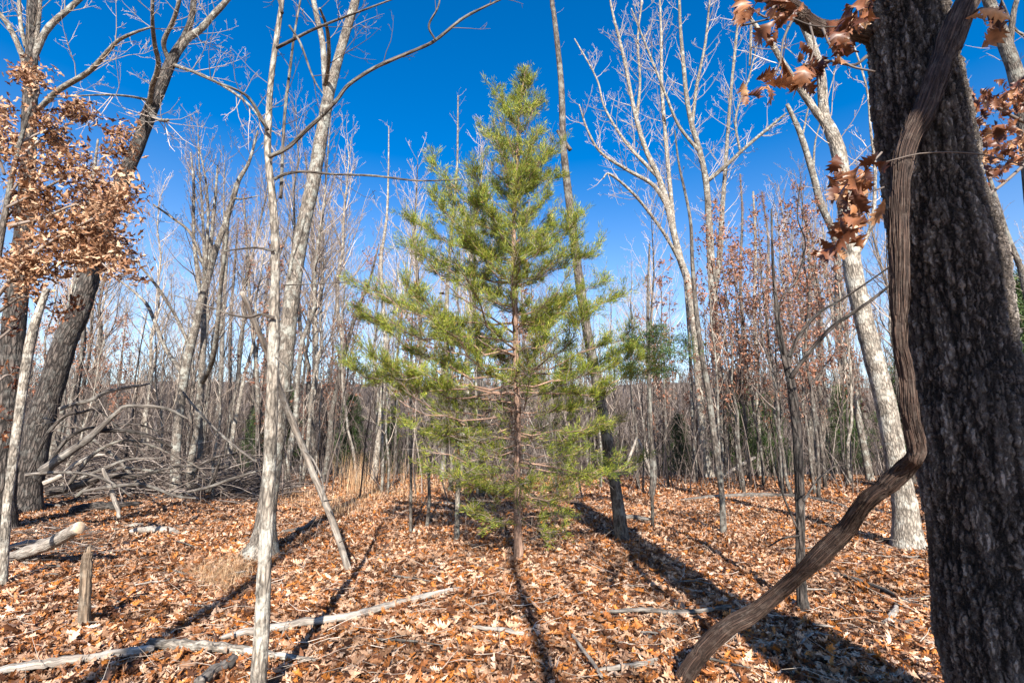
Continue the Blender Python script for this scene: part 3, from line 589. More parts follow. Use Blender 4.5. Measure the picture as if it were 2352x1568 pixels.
tree('sapling', 'pale slim tree just behind the dark leaning oak', 'tree', 'pale', [(102, 1128, 16), (118, 1034, 14), (132, 959, 14), (150, 834, 13), (165, 740, 13), (180, 640, 11), (200, 500, 9), (215, 400, 7), (225, 320, 4)], seed=3, dens=2, t0=.5, length=.7)
# twin clump left of centre
YT = gp(405, 1146)[1]
tree('twin_tree', 'left stem of the pale twin trees standing in the fallen branches', 'tree', 'pale',
     [(404, 1146, 24), (404, 1034, 20), (413, 944, 18), (424, 860, 19), (436, 800, 18), (452, 740, 17), (462, 690, 16), (478, 635, 14), (497, 570, 13), (520, 505, 12), (537, 450, 11), (550, 410, 10), (572, 372, 7), (592, 300, 4)],
     [([(424, 865, 11), (400, 830, 10), (381, 802, 9), (356, 740, 8), (339, 702, 8), (316, 677, 6), (270, 640, 4)], YT, YT+0.8), ([(434, 790, 8), (404, 727, 7), (369, 670, 7), (344, 637, 6), (294, 577, 4)], YT, YT-0.9),
      ([(462, 690, 10), (450, 600, 8), (444, 525, 7), (445, 425, 6), (438, 350, 3)], YT, YT+0.6), ([(463, 690, 9), (474, 590, 7), (478, 480, 6), (470, 400, 4), (455, 330, 3)], YT, YT-.5), ([(478, 640, 8), (440, 540, 6), (395, 500, 5), (352, 470, 4)], YT, YT-.4), ([(537, 455, 7), (556, 457, 4), (592, 450, 2)], YT, YT)],
     seed=41, dens=3.2, length=1.6, t0=0.4, minr=0.0028, level=3, up=0.18, sub=5.5, foot=(404, 1146))
tree('twin_tree', 'right stem of the pale twin trees, with a knobbly foot', 'tree', 'pale',
     [(434, 1130, 24), (438, 1064, 15), (452, 984, 13), (460, 900, 14), (464, 850, 13), (468, 765, 11), (469, 702, 10), (480, 600, 9), (492, 480, 7), (500, 380, 4)],
     [([(463, 880, 11), (480, 850, 11), (491, 812, 11), (499, 752, 10), (506, 665, 9), (516, 590, 8), (525, 500, 6), (540, 420, 3)], None, 11.0)], seed=42, dens=3, length=1.4, level=3, up=0.18, t0=0.45, minr=0.003, Y=YT+0.4)
# foreground pale trunk and the thick one behind it
tree('slender_tree', 'slender pale trunk rising from the bottom edge left of centre, long limb crossing the sky', 'tree', 'white',
     [(590, 1640, 38), (593, 1568, 34), (602, 1434, 33), (607, 1309, 30), (618, 1100, 28), (624, 940, 26), (629, 784, 24), (632, 650, 20), (632, 550, 19), (625, 450, 17), (615, 350, 15), (617, 275, 14), (621, 200, 12), (630, 125, 12), (641, 50, 11), (648, 0, 10), (660, -120, 8), (680, -300, 4)],
     [([(618, 360, 10), (660, 340, 9), (700, 302, 9), (740, 265, 9), (775, 228, 8), (800, 196, 8), (850, 162, 8), (900, 138, 8), (960, 113, 7), (1000, 93, 7), (1060, 45, 6), (1110, 18, 5), (1165, -8, 4)], 3.3, 3.0),
      ([(615, 300, 9), (600, 272, 8), (577, 232, 7), (550, 210, 6), (480, 182, 5), (425, 158, 3)], 3.3, 3.0), ([(630, 412, 8), (655, 400, 7), (700, 394, 6), (760, 400, 5), (860, 404, 5), (960, 415, 4), (1060, 412, 2)], 3.3, 3.4),
      ([(630, 730, 7), (600, 722, 7), (570, 728, 6), (530, 722, 5), (470, 700, 3), (400, 678, 2)], 3.3, 3.1), ([(628, 576, 6), (590, 569, 5), (550, 572, 4), (515, 577, 3)], 3.3, 3.5), ([(636, 110, 8), (680, 88, 7), (720, 68, 6), (790, 40, 5), (850, 18, 4), (930, -12, 3)], 3.3, 2.9),
      ([(645, 455, 8), (650, 330, 7), (656, 240, 7), (666, 160, 6), (676, 80, 5), (690, 0, 4)], 3.35, 3.6), ([(648, 30, 8), (640, 0, 6), (620, -40, 5)], 3.3, 3.3), ([(665, 60, 5), (690, 100, 5), (720, 180, 4), (745, 220, 2)], 3.2, 3.0), ([(1000, 93, 4), (985, 60, 5), (1005, 20, 4), (1012, -10, 3)], 3.05, 2.95), ([(650, 655, 3), (720, 652, 3), (800, 648, 2)], 3.3, 3.3), ([(633, 820, 4), (665, 850, 4), (678, 890, 3), (650, 900, 3)], 3.25, 3.2)],
     'darktwig', Y=3.35, seed=51, sides=24, dens=2.2, length=0.5, limb_dens=3.0, level=3, t0=0.35, minr=0.0011, sub=3, limb_mat='grey', flare=0.1)
tree('forked_tree', 'thick pale trunk right behind the slender foreground one, forking near the top', 'tree', 'pale',
     [(598, 1278, 64), (606, 1240, 50), (612, 1180, 42), (622, 1100, 40), (634, 1000, 39), (646, 900, 38), (656, 815, 37), (662, 750, 36), (672, 670, 35), (684, 590, 32), (700, 505, 30), (718, 425, 29), (730, 360, 28), (740, 300, 27), (751, 238, 25), (768, 170, 21), (784, 110, 20), (799, 60, 19), (817, 0, 18), (840, -100, 15), (880, -300, 8)],
     [([(750, 240, 15), (746, 175, 14), (741, 100, 13), (728, 40, 12), (718, -10, 11), (700, -120, 7)], None, None), ([(746, 200, 10), (755, 140, 9), (752, 70, 8), (735, 20, 5)], None, 6.1), ([(700, 490, 9), (690, 540, 8), (672, 590, 7), (664, 640, 6)], 6.2, 6.1)],
     'twig', seed=52, sides=24, dens=2.6, length=1.2, level=3, sub=5, t0=0.62, minr=0.0022, flare=0.9)
# dead leaning pole
def leaning_pole():
    P, R = traced([(803, 1318, 15), (770, 1210, 15), (730, 1110, 15), (700, 1035, 15), (675, 978, 15), (650, 918, 14), (632, 870, 14), (616, 822, 14), (598, 775, 13), (576, 725, 12), (552, 670, 11)], gp(803, 1312)[1], 4.6, 60)
    root = empty('leaning_pole', P[0]); tag(root, 'bleached dead pole leaning against the slender foreground trunk', 'dead tree'); tb = Tubes(); r = random.Random(8); P += np.cumsum(rng.normal(0, .0018, P.shape), 0); tb.add(P, rough(R, .07, r), 12); tb.build('trunk', M['dead'], root)
    for pts in ([(600, 780, 7), (590, 760, 6), (586, 745, 5)], [(700, 1035, 5), (722, 1060, 4), (742, 1110, 4), (740, 1160, 3)], [(745, 1150, 4), (762, 1148, 2)], [(780, 1245, 3), (795, 1235, 2)]):
        A, S = traced(pts, 5.2, 5.0, 8); tb = Tubes(); tb.add(A, S, 5); tb.build('branch', M['deadgrey'], root)
leaning_pole()
# tall tree right behind the cedar
tree('tall_tree', 'tall bare trunk right of the cedar top, dark at its foot', 'tree', 'grey',
     [(1430, 1245, 32), (1418, 1150, 28), (1407, 1080, 26), (1393, 1000, 25), (1378, 910, 24), (1360, 820, 23), (1345, 740, 22), (1330, 640, 21), (1320, 560, 19), (1310, 480, 19), (1300, 400, 17), (1293, 320, 15), (1291, 240, 14), (1288, 180, 13), (1280, 100, 12), (1272, 30, 11), (1268, 0, 10), (1262, -150, 7)],
     [([(1310, 345, 10), (1290, 315, 9), (1280, 300, 7)], None, None)], seed=61, dens=3.0, length=0.35, t0=0.4, minr=0.002, level=1, flare=0.3)
# right centre group
YR = gp(1655, 1098)[1]
tree('tall_tree', 'leftmost tall grey tree right of centre, its crown arching left over the sky', 'tree', 'white',
     [(1628, 1100, 22), (1616, 1010, 19), (1605, 884, 18), (1597, 784, 17), (1583, 660, 17), (1564, 600, 16), (1549, 540, 15), (1534, 475, 15), (1514, 410, 13), (1484, 345, 11), (1462, 275, 10), (1446, 200, 8), (1430, 120, 7), (1405, 20, 5), (1390, -80, 3)],
     [([(1534, 475, 11), (1500, 425, 9), (1440, 390, 8), (1380, 350, 6), (1350, 300, 5), (1330, 240, 3)], YR, YR-1.5), ([(1549, 540, 11), (1540, 440, 10), (1530, 330, 9), (1520, 200, 8), (1519, 90, 6), (1515, -20, 4)], YR, YR+1), ([(1514, 410, 9), (1440, 330, 7), (1390, 250, 5), (1370, 180, 4), (1320, 90, 3)], YR, YR+1.5),
      ([(1462, 275, 8), (1470, 190, 6), (1465, 90, 5), (1475, 0, 4)], YR, YR), ([(1570, 620, 9), (1540, 560, 8), (1500, 500, 7), (1450, 440, 6), (1400, 400, 5), (1385, 410, 3)], YR, YR-3)],
     'palettwig', seed=71, dens=3.2, length=2.3, t0=0.45, minr=0.0032, Y=YR, level=3, sub=6, up=0.2)
tree('tall_tree', 'thickest tall grey tree right of centre, with a long limb rising right', 'tree', 'pale',
     [(1664, 1100, 32), (1658, 1000, 24), (1650, 900, 22), (1643, 784, 22), (1638, 680, 19), (1633, 600, 18), (1628, 500, 15), (1622, 420, 14), (1608, 350, 12), (1590, 290, 11), (1578, 230, 10), (1570, 150, 9), (1562, 50, 7), (1560, -60, 5)],
     [([(1626, 415, 10), (1650, 395, 10), (1670, 378, 9), (1700, 350, 8), (1728, 325, 8), (1768, 292, 7), (1806, 260, 4)], YR, YR-1.2), ([(1638, 690, 14), (1652, 600, 13), (1658, 500, 11), (1665, 400, 9), (1672, 300, 8), (1680, 200, 7), (1690, 100, 6), (1700, 0, 4)], YR, YR+.8), ([(1608, 350, 8), (1560, 290, 7), (1530, 220, 6), (1490, 120, 5), (1450, 20, 3)], YR, YR-.5),
      ([(1590, 290, 8), (1600, 200, 7), (1620, 100, 6), (1630, 0, 4)], YR, YR), ([(1700, 350, 5), (1690, 270, 5), (1720, 180, 4), (1740, 100, 3)], YR, YR)],
     'palettwig', seed=72, dens=3.2, length=2.3, t0=0.45, minr=0.0032, Y=YR, level=3, sub=6, up=0.2)
tree('slender_tree', 'slim mottled trunk standing in front of the tall grey trees right of centre', 'tree', 'grey', [(1662, 1226, 15), (1658, 1140, 13), (1652, 1090, 13), (1640, 1000, 14), (1625, 890, 13), (1610, 800, 12), (1598, 700, 11), (1590, 600, 9), (1585, 500, 7), (1560, 380, 5), (1550, 300, 3)], seed=73, dens=2.5, length=0.5, t0=0.4, minr=0.0025, flare=.25)
# small dark tree behind the vine
tree('small_tree', 'small dark crooked tree standing just behind the slanting vine', 'tree', 'dark',
     [(1846, 1405, 24), (1840, 1340, 21), (1838, 1240, 20), (1838, 1160, 20), (1834, 1060, 20), (1830, 984, 20), (1822, 910, 19), (1812, 855, 18), (1800, 810, 15), (1790, 760, 12), (1783, 700, 9), (1775, 600, 6), (1772, 480, 4)],
     [([(1816, 868, 11), (1833, 842, 10), (1866, 800, 9), (1910, 752, 9), (1950, 724, 8), (2000, 690, 7), (2045, 655, 6)], 4.75, 4.3), ([(1812, 820, 9), (1830, 780, 8), (1855, 745, 7), (1890, 712, 6), (1930, 690, 5), (1990, 650, 4), (2045, 612, 3)], 4.75, 4.5), ([(1800, 815, 6), (1790, 700, 4), (1830, 640, 4), (1850, 560, 3), (1832, 500, 3), (1838, 420, 2)], 4.75, 4.6), ([(1846, 1150, 6), (1880, 1100, 4), (1930, 1060, 3)], 4.75, 4.9), ([(1834, 1220, 5), (1800, 1140, 5), (1780, 1070, 3)], 4.75, 4.6), ([(1836, 1230, 5), (1800, 1235, 4), (1765, 1255, 3)], 4.75, 4.6)],
     'darktwig', seed=81, dens=3.5, length=0.5, t0=0.35, minr=0.0014, flare=.3, sub=4)
# pale thick tree right
tree('forked_tree', 'thick whitish trunk leaning left beside the huge dark oak', 'tree', 'white',
     [(2088, 1262, 66), (2084, 1230, 58), (2078, 1159, 50), (2063, 1084, 44), (2048, 999, 42), (2030, 909, 41), (2010, 834, 40), (1993, 770, 39), (1976, 700, 38), (1960, 625, 37), (1948, 525, 34), (1938, 430, 32), (1926, 350, 30), (1908, 300, 27), (1893, 265, 22), (1886, 175, 20), (1868, 110, 18), (1848, 60, 18), (1823, 0, 16), (1790, -100, 12), (1750, -250, 6)],
     [([(1910, 305, 16), (1878, 262, 16), (1850, 222, 15), (1825, 185, 14), (1800, 148, 13), (1773, 102, 11), (1745, 70, 10), (1725, 45, 8), (1700, 0, 6)], None, None), ([(1725, 60, 7), (1724, 120, 6), (1722, 150, 5)], 6.9, 6.9), ([(1960, 600, 9), (2000, 520, 8), (2010, 400, 7), (2000, 300, 5), (1990, 200, 4), (1960, 100, 3)], None, 8)],
     'palettwig', seed=91, sides=24, dens=2.8, length=1.5, level=3, sub=5, t0=0.5, minr=0.0025, flare=.3)
tree('snag', 'crooked tree with a snapped top standing left of the thick whitish trunk', 'tree', 'pale',
     [(2000, 1106, 17), (1984, 1024, 14), (1968, 944, 14), (1940, 834, 14), (1925, 740, 14), (1925, 650, 14), (1921, 560, 15), (1906, 515, 15), (1884, 465, 15), (1866, 395, 14), (1840, 312, 12), (1822, 270, 10), (1808, 240, 8)],
     [([(1842, 318, 5), (1850, 280, 4), (1860, 230, 3)], None, None), ([(1868, 400, 6), (1872, 330, 4), (1885, 280, 3)], None, None), ([(1806, 300, 0.5), (1808, 300, 1)], None, None)], seed=92, dens=2.0, length=0.7, t0=0.3, minr=0.003, flare=.2)
# right edge
tree('tall_tree', 'grey trunk crossing the top right corner behind the huge oak', 'tree', 'grey',
     [(2440, 1150, 40), (2420, 900, 38), (2395, 650, 36), (2368, 400, 33), (2350, 260, 30), (2333, 170, 29), (2308, 100, 27), (2290, 50, 25), (2270, 0, 22), (2240, -100, 16)], [([(2318, 130, 14), (2322, 80, 12), (2330, 20, 11), (2350, -40, 8)], None, None), ([(2395, 160, 7), (2360, 90, 6), (2330, 65, 5), (2300, 0, 4)], None, None)],
     'twig', Y=7.5, seed=95, dens=3, length=0.9, t0=0.3, minr=0.0025)
tree('slender_tree', 'thin pale leaning stem between the huge oak and the right edge', 'tree', 'pale', [(2400, 1080, 12), (2352, 934, 11), (2328, 809, 11), (2313, 700, 10), (2298, 600, 9), (2283, 500, 9), (2268, 450, 8), (2240, 360, 6), (2215, 250, 4), (2200, 120, 3)], Y=12, seed=96, dens=3.5, length=0.9, t0=0.3, minr=0.003)
tree('slender_tree', 'grey bent stem close to the right edge beside the thin pale one', 'tree', 'grey', [(2420, 1080, 16), (2380, 800, 14), (2350, 640, 13), (2338, 600, 12), (2313, 540, 12), (2288, 460, 10), (2270, 400, 8), (2235, 300, 6)], Y=10, seed=97, dens=3.0, length=0.9, t0=0.3, minr=0.003)
# mid distance individuals (foot x, y, w ; list up)
mids = [
 ('pale bleached trunk standing left of the cedar above a tuft of reddish grass', 'white', [(858, 1106, 17), (869, 1009, 13), (878, 909, 12), (886, 794, 11), (880, 700, 9), (875, 600, 8), (888, 500, 6), (892, 400, 4), (893, 290, 2)], 3, 1.1, .5, None),
 ('straight grey trunk seen through the left side of the cedar', 'pale', [(1018, 1102, 13), (1020, 1000, 12), (1024, 809, 11), (1028, 650, 9), (1040, 500, 7), (1050, 380, 5), (1052, 220, 3)], 4, 1.2, .55, None),
 ('dark trunk beside the pale one behind the cedar skirt', 'dark', [(1108, 1146, 14), (1106, 1084, 12), (1106, 980, 10), (1100, 800, 9), (1090, 700, 7), (1090, 560, 4)], 2, .8, .5, None),
 ('thin pole like sapling standing left of the cedar skirt', 'grey', [(943, 1231, 7), (944, 1100, 7), (943, 1000, 7), (944, 909, 6), (944, 820, 5), (948, 700, 3)], 3, .3, .4, None),
 ('thin bent sapling at the left edge of the cedar shadow', 'grey', [(980, 1216, 8), (986, 1150, 8), (985, 1084, 7), (990, 980, 6), (1000, 860, 4)], 3, .3, .4, None),
 ('short lichen spotted young oak just left of the cedar trunk', 'pale', [(1049, 1246, 13), (1050, 1180, 11), (1052, 1084, 10), (1050, 960, 9), (1040, 880, 7), (1030, 800, 5), (1020, 730, 3)], 5, .45, .35, ('hang', 0.10)),
 ('crooked grey tree right of the cedar with a bent foot', 'grey', [(1496, 1140, 14), (1502, 1080, 14), (1494, 1000, 12), (1491, 900, 11), (1489, 800, 9), (1488, 680, 6), (1492, 560, 4)], 3, .6, .4, None),
 ('slim bright white trunk in the leafy thicket behind the small dark tree', 'white', [(1744, 1098, 13), (1743, 1020, 11), (1741, 940, 11), (1740, 860, 10), (1735, 780, 9), (1733, 700, 8), (1735, 560, 6), (1730, 440, 4)], 3, .9, .35, ('russet', 0.13)),
 ('slim greyish trunk left of the bright white one in the leafy thicket', 'grey', [(1715, 1094, 11), (1718, 1000, 10), (1713, 900, 9), (1708, 780, 9), (1700, 640, 7), (1705, 500, 5), (1700, 400, 3)], 4, .9, .35, ('russet', 0.13)),
 ('leafy young oak behind the tall grey trees right of centre', 'grey', [(1780, 1085, 10), (1778, 980, 9), (1770, 860, 8), (1760, 700, 7), (1765, 560, 5), (1750, 440, 3)], 6, 1.0, .25, ('russet', 0.13)),
 ('grey trunk just right of the small dark tree behind the vine', 'grey', [(1869, 1100, 12), (1862, 1000, 10), (1858, 900, 9), (1850, 780, 8), (1860, 620, 7), (1850, 500, 4)], 4, .9, .3, ('russet', 0.12)),
 ('thin grey trunk left of the pale leaning tree', 'pale', [(1936, 1085, 11), (1934, 1000, 9), (1935, 900, 9), (1925, 800, 8), (1900, 640, 6), (1890, 520, 4)], 4, .8, .35, ('hang', 0.10)),
 ('dark trunk in the thicket left of the snapped top tree', 'dark', [(1897, 1090, 14), (1893, 980, 13), (1888, 860, 12), (1880, 740, 10), (1870, 600, 7)], 3, .8, .4, None),
 ('straight dark trunk right of the thick pale forked one', 'dark', [(720, 1080, 15), (722, 950, 13), (724, 820, 13), (722, 700, 12), (720, 600, 9), (715, 480, 6), (700, 350, 3)], 3, 1.1, .35, ('russet', 0.10)),
 ('grey trunk leaning right between the forked tree and the cedar', 'grey', [(742, 1110, 15), (757, 1020, 13), (762, 950, 12), (780, 860, 11), (800, 780, 10), (825, 700, 8), (850, 640, 6), (870, 560, 3)], 3, .9, .45, ('russet', 0.10)),
 ('bare stem behind the broken top of the leaning pole', 'pale', [(590, 1060, 10), (592, 960, 9), (590, 860, 9), (580, 760, 8), (572, 660, 7), (565, 540, 5), (560, 450, 3)], 4, .9, .3, ('russet', 0.11)),
 ('slim pale trunk right of the twin trees', 'pale', [(498, 1080, 12), (500, 960, 11), (508, 860, 10), (512, 740, 9), (520, 600, 7), (525, 480, 4)], 4, .9, .35, None),
 ('slender tree with rusty leaves rising behind the twin trees', 'grey', [(524, 1075, 9), (528, 900, 8), (530, 740, 7), (540, 600, 5), (548, 500, 3)], 5, .9, .25, ('russet', 0.11)),
 ('slim straight trunk left of the tall grey group', 'pale', [(1598, 1112, 10), (1594, 1000, 9), (1588, 880, 8), (1582, 760, 7), (1570, 620, 4)], 3, .7, .35, None),
]
for i, (lab, mt_, pts, dn_, ln_, t0_, lf) in enumerate(mids):
    tree('slender_tree', lab, 'tree', mt_, pts, seed=120+i, sides=9, dens=dn_, length=ln_, t0=t0_, minr=0.0032, flare=.25, sub=3,
         leaves=(M and (lf[0], lf[1], T_LO if lf[1] > .12 else oak_leaf, 4, 0.14)) if lf else None, tw='palettwig' if mt_ == 'white' else 'twig')

# ================================================================== LOGS, STUMPS AND STICKS
def log(name, label, cat, mat, pts, group=None, ends=True, seed=0, twigs=0, lift=0.0, sides=12, gnd=True, Ys=None, kids=None, cut=False):
    r = random.Random(seed); n = max(10, 7*len(pts)); A = catmull(pts, n); P = []; R = []
    for i, (x, y, w_) in enumerate(A):
        if Ys is None:
            q = gp(x, y+w_*0.4); k = (q[1]*math.cos(PITCH)+(q[2]-1.6)*math.sin(PITCH)); rad = w_/2/FPX*k; q = q.copy(); q[2] += rad*0.9+0.035+lift
        else:
            Yv = np.interp(i/(n-1), np.linspace(0, 1, len(Ys)), Ys); q, k = at(x, y, Yv); rad = w_/2/FPX*k
        P.append(q); R.append(rad)
    P = np.array(P); R = rough(np.array(R), 0.08, r); root = empty(name, (P[0, 0], P[0, 1], float(gh(P[0, 0], P[0, 1])))); tag(root, label, cat, group)
    u_ = np.arange(n)*0.55; P += (np.stack([vn2(u_+seed*3.1, np.full(n, k_+seed)) for k_ in (1.5, 7.5, 15.5)], 1)-0.5)*(0.25 if cut else 0.6)*R[:, None]
    if not cut: R[[0, -1]] *= 0.6
    tb = Tubes(); tb.add(P, R, sides); tb.build('wood', M[mat], root)
    tw = Tubes()
    for kp in (kids or []):
        Q, S = [], []
        B = catmull(kp, 12)
        for j, (x, y, w_) in enumerate(B):
            q = gp(x, y+w_*0.4) if Ys is None else at(x, y, Ys[-1])[0]; k = q[1]; S.append(w_/2/FPX*k); q = q.copy(); q[2] += 0.02 if Ys is None else 0; Q.append(q)
        tw.add(np.array(Q), np.array(S), 7)
    if twigs: twigs_on(tw, P, R, r, twigs, 0.4, 2, 0.2, minr=0.0018)
    few(tw)
    if cut:
        d = nrm(P[-1]-P[-2]); e = Tubes(); e.add(np.array([P[-1]+d*.001, P[-1]+d*.006]), np.array([R[-1], R[-1]*.97]), 18); e.build('cut_end', M['endgrain'], root)
    if tw.g: tw.build('branch', M[mat], root)
    return root
log('log', 'sawn log with a pale cut end at the lower left', 'log', 'dead', [(12, 1287, 26), (60, 1268, 26), (120, 1245, 27), (182, 1210, 27)], Ys=[7.3, 7.0, 6.6], sides=18, cut=True)
log('log', 'thinner grey log lying beneath the sawn one', 'log', 'dead', [(10, 1268, 16), (60, 1256, 17), (128, 1246, 12)])
log('log', 'short pale log lying on the leaves right of the sawn one', 'log', 'dead', [(296, 1226, 12), (340, 1222, 15), (380, 1222, 15), (410, 1228, 10)])
log('log', 'small pale stick of wood above the short pale log', 'log', 'dead', [(282, 1213, 5), (310, 1211, 10), (332, 1209, 6)])
log('log', 'black charred looking log on the ground near the dark leaning oak', 'log', 'dark', [(160, 1177, 20), (220, 1168, 20), (270, 1166, 18), (325, 1160, 12)])
log('log', 'bent grey log lying at the foot of the dark leaning oak', 'log', 'deadgrey', [(18, 1188, 12), (55, 1170, 11), (90, 1163, 10), (138, 1166, 9)])
log('log', 'grey branch piece lying behind the black log', 'log', 'deadgrey', [(110, 1142, 11), (160, 1140, 11), (205, 1137, 8)])
def snag_post():
    P, R = traced([(194, 1450, 25), (194, 1400, 24), (197, 1340, 23), (199, 1290, 22), (203, 1268, 18)], gp(194, 1446)[1], None, 26); P[0, 2] -= .05
    root = empty('stump', (P[0, 0], P[0, 1], float(gh(P[0, 0], P[0, 1])))); tag(root, 'broken upright stump post with a jagged tip at the lower left', 'stump'); r = random.Random(1); tb = Tubes()
    tb.add(P, rough(R, .08, r), 16)
    for (a, b_, w_) in (((205, 1280), (208, 1248), 7), ((200, 1275), (203, 1254), 7), ((195, 1272), (195, 1262), 6)):
        q, k = at(*a, P[0, 1]-0.01); q2, _ = at(*b_, P[0, 1]-0.01); tb.add(np.array([q, (q+q2)/2, q2]), np.array([w_/2/FPX*k, w_/2.6/FPX*k, .003]), 6)
    tb.build('wood', M['rot'], root)
snag_post()
log('stick', 'short leaning stick stuck upright in front of the brush pile', 'stick', 'dead', [(276, 1190, 8), (264, 1150, 9), (250, 1110, 9), (236, 1074, 7)], Ys=[8.6, 8.5])
log('log', 'long grey log half sunk in the leaves at the bottom left corner', 'log', 'dead', [(-20, 1556, 18), (60, 1544, 20), (125, 1533, 20), (200, 1524, 18), (280, 1512, 20), (352, 1502, 18)])
log('log', 'lichen covered branch log lying at the foot of the slender foreground trunk', 'log', 'white', [(340, 1486, 20), (390, 1492, 22), (450, 1496, 22), (520, 1502, 22), (580, 1510, 18), (650, 1521, 14), (725, 1530, 9)], seed=3, twigs=1)
log('log', 'long weathered branch slanting across the leaves right of the slender trunk', 'log', 'dead', [(505, 1476, 12), (560, 1464, 16), (615, 1454, 18), (700, 1440, 18), (784, 1429, 17), (840, 1416, 17), (884, 1404, 17), (950, 1386, 15), (1010, 1370, 13), (1060, 1359, 8)], seed=4)
log('log', 'weathered split log poking out of the leaves at the bottom left of centre', 'log', 'deadgrey', [(455, 1585, 26), (490, 1556, 26), (540, 1526, 20)])
log('stick', 'grey forked stick with a patch of pale lichen near the bottom centre', 'stick', 'dead', [(1084, 1449, 7), (1120, 1455, 9), (1150, 1456, 9), (1185, 1463, 10), (1215, 1470, 6)], kids=[[(1169, 1456, 7), (1190, 1428, 6), (1225, 1405, 6), (1256, 1390, 3)]])
log('stick', 'pale bare stick pointing down to the bottom edge right of centre', 'stick', 'dead', [(1314, 1477, 6), (1340, 1515, 8), (1362, 1545, 8), (1384, 1580, 9)], lift=.03)
log('stick', 'long grey branch lying left of the foot of the vine', 'stick', 'deadgrey', [(1379, 1422, 6), (1430, 1418, 9), (1484, 1415, 10), (1530, 1420, 11), (1580, 1421, 11), (1640, 1413, 9), (1680, 1405, 8)], kids=[[(1444, 1496, 6), (1494, 1465, 8), (1540, 1440, 9), (1600, 1420, 8)]], lift=.02)
log('stick', 'grey branch lying along the bottom edge right of centre', 'stick', 'dead', [(1366, 1553, 8), (1420, 1546, 11), (1484, 1536, 12), (1515, 1526, 9), (1560, 1520, 5)])
log('stick', 'small bent twig on the shaded leaves below the vine', 'stick', 'dead', [(1840, 1500, 5), (1862, 1478, 5), (1880, 1472, 5), (1896, 1476, 3)], lift=.03)
log('log', 'long thin dark log lying across the clearing behind the vine', 'log', 'deadgrey', [(1560, 1152, 5), (1620, 1146, 8), (1700, 1141, 10), (1780, 1140, 10), (1850, 1146, 9), (1900, 1155, 8), (1945, 1168, 7)])
log('log', 'pale fallen trunk in the background right of the small dark tree', 'log', 'white', [(1863, 1096, 9), (1900, 1086, 9), (1935, 1078, 8), (1990, 1056, 7)], lift=.05)
log('log', 'pale pole leaning up from the ground behind the tall grey trees', 'log', 'dead', [(1670, 1088, 8), (1700, 1068, 8), (1735, 1049, 6)], Ys=[17, 18])
log('log', 'short dark log lying right of the foot of the tall bare trunk', 'log', 'deadgrey', [(1436, 1192, 9), (1465, 1194, 11), (1500, 1199, 7)])
log('log', 'dead pole leaning in the background right of the cedar', 'log', 'dead', [(1437, 1075, 6), (1450, 1040, 6), (1462, 1006, 5)], Ys=[15, 15])
log('log', 'dead pole leaning the other way in the background right of the cedar', 'log', 'dead', [(1496, 1090, 7), (1482, 1050, 6), (1466, 1008, 5)], Ys=[15, 15])
log('log', 'dark log lying on the leaves just left of the cedar skirt', 'log', 'deadgrey', [(1000, 1158, 5), (1030, 1160, 8), (1072, 1162, 5)])
log('log', 'fallen branch on the leaves right of the slender trunk base', 'log', 'deadgrey', [(645, 1226, 8), (680, 1222, 9), (705, 1212, 8), (725, 1190, 6)])
log('log', 'half buried branch in the shade near the right edge under the oak', 'log', 'deadgrey', [(1900, 1318, 4), (1960, 1335, 8), (2030, 1362, 9), (2090, 1392, 9), (2160, 1410, 7)])
log('log', 'pale broken piece of wood in the shade at the lower right', 'log', 'dead', [(2035, 1442, 12), (2050, 1425, 14), (2062, 1400, 8)])
LOOSE = []
for i in range(46):                                     # loose sticks
    if i < 22: x, y = random.uniform(20, 560), random.uniform(1200, 1400)
    else: x, y = random.uniform(640, 2140), random.uniform(1130, 1560)
    L_ = random.uniform(30, 120)*(y-950)/400; a = random.gauss(0, .35); q = [(x, y, 3.2*(y-900)/400)]
    q.append((x+L_*.5, y-L_*.5*math.sin(a)*.5+random.gauss(0, 4), 3.6*(y-900)/400)); q.append((x+L_, y-L_*math.sin(a)*.5, 2*(y-900)/400))
    zone = 'thin dead twig on the leaves left of the slender foreground trunk' if i < 22 else 'thin dead twig on the leaves right of the slender foreground trunk'
    mt_ = random.choice(['dead', 'deadgrey', 'grey']); o = log('twig', zone, 'twig', mt_, q, group='loose twigs left of the slender trunk' if i < 22 else 'loose twigs right of the slender trunk', seed=i, twigs=random.choice([0, 1, 2]), lift=0.02, sides=6)
    where = ('at the left edge' if x < 150 else 'left of the stump post' if x < 200 else 'near the grass tuft') if i < 22 else ('near the leaning pole' if x < 900 else 'below the cedar' if x < 1300 else 'left of the vine' if x < 1650 else 'right of the vine')
    tone = {'dead': 'bleached', 'deadgrey': 'dark', 'grey': 'grey'}[mt_]; near = 'in front' if y > 1400 else ('midway' if y > 1230 else 'further back'); LOOSE.append((f'{tone} twig on the leaves {near}, {where}', x, o))

tb = Tubes(); r = random.Random(321)
for _ in range(2600):
    y = 2.6+r.random()**0.8*11; x = r.uniform(-1.15, 1.15)*y; a = r.uniform(0, 6.28); z = float(gh(x, y)); P, R = shoot([x, y, z+r.uniform(.03, .09)], [math.cos(a), math.sin(a), r.gauss(0, .15)], r.uniform(.08, .5), r.uniform(.0012, .004), .0008, 4, r, -.02, .2); tb.add(P, R, 4)
o = tb.build('twig_litter', M['palettwig'], None); tag(o, 'thin broken twigs scattered everywhere over the fallen leaves', 'twigs', kind='stuff')
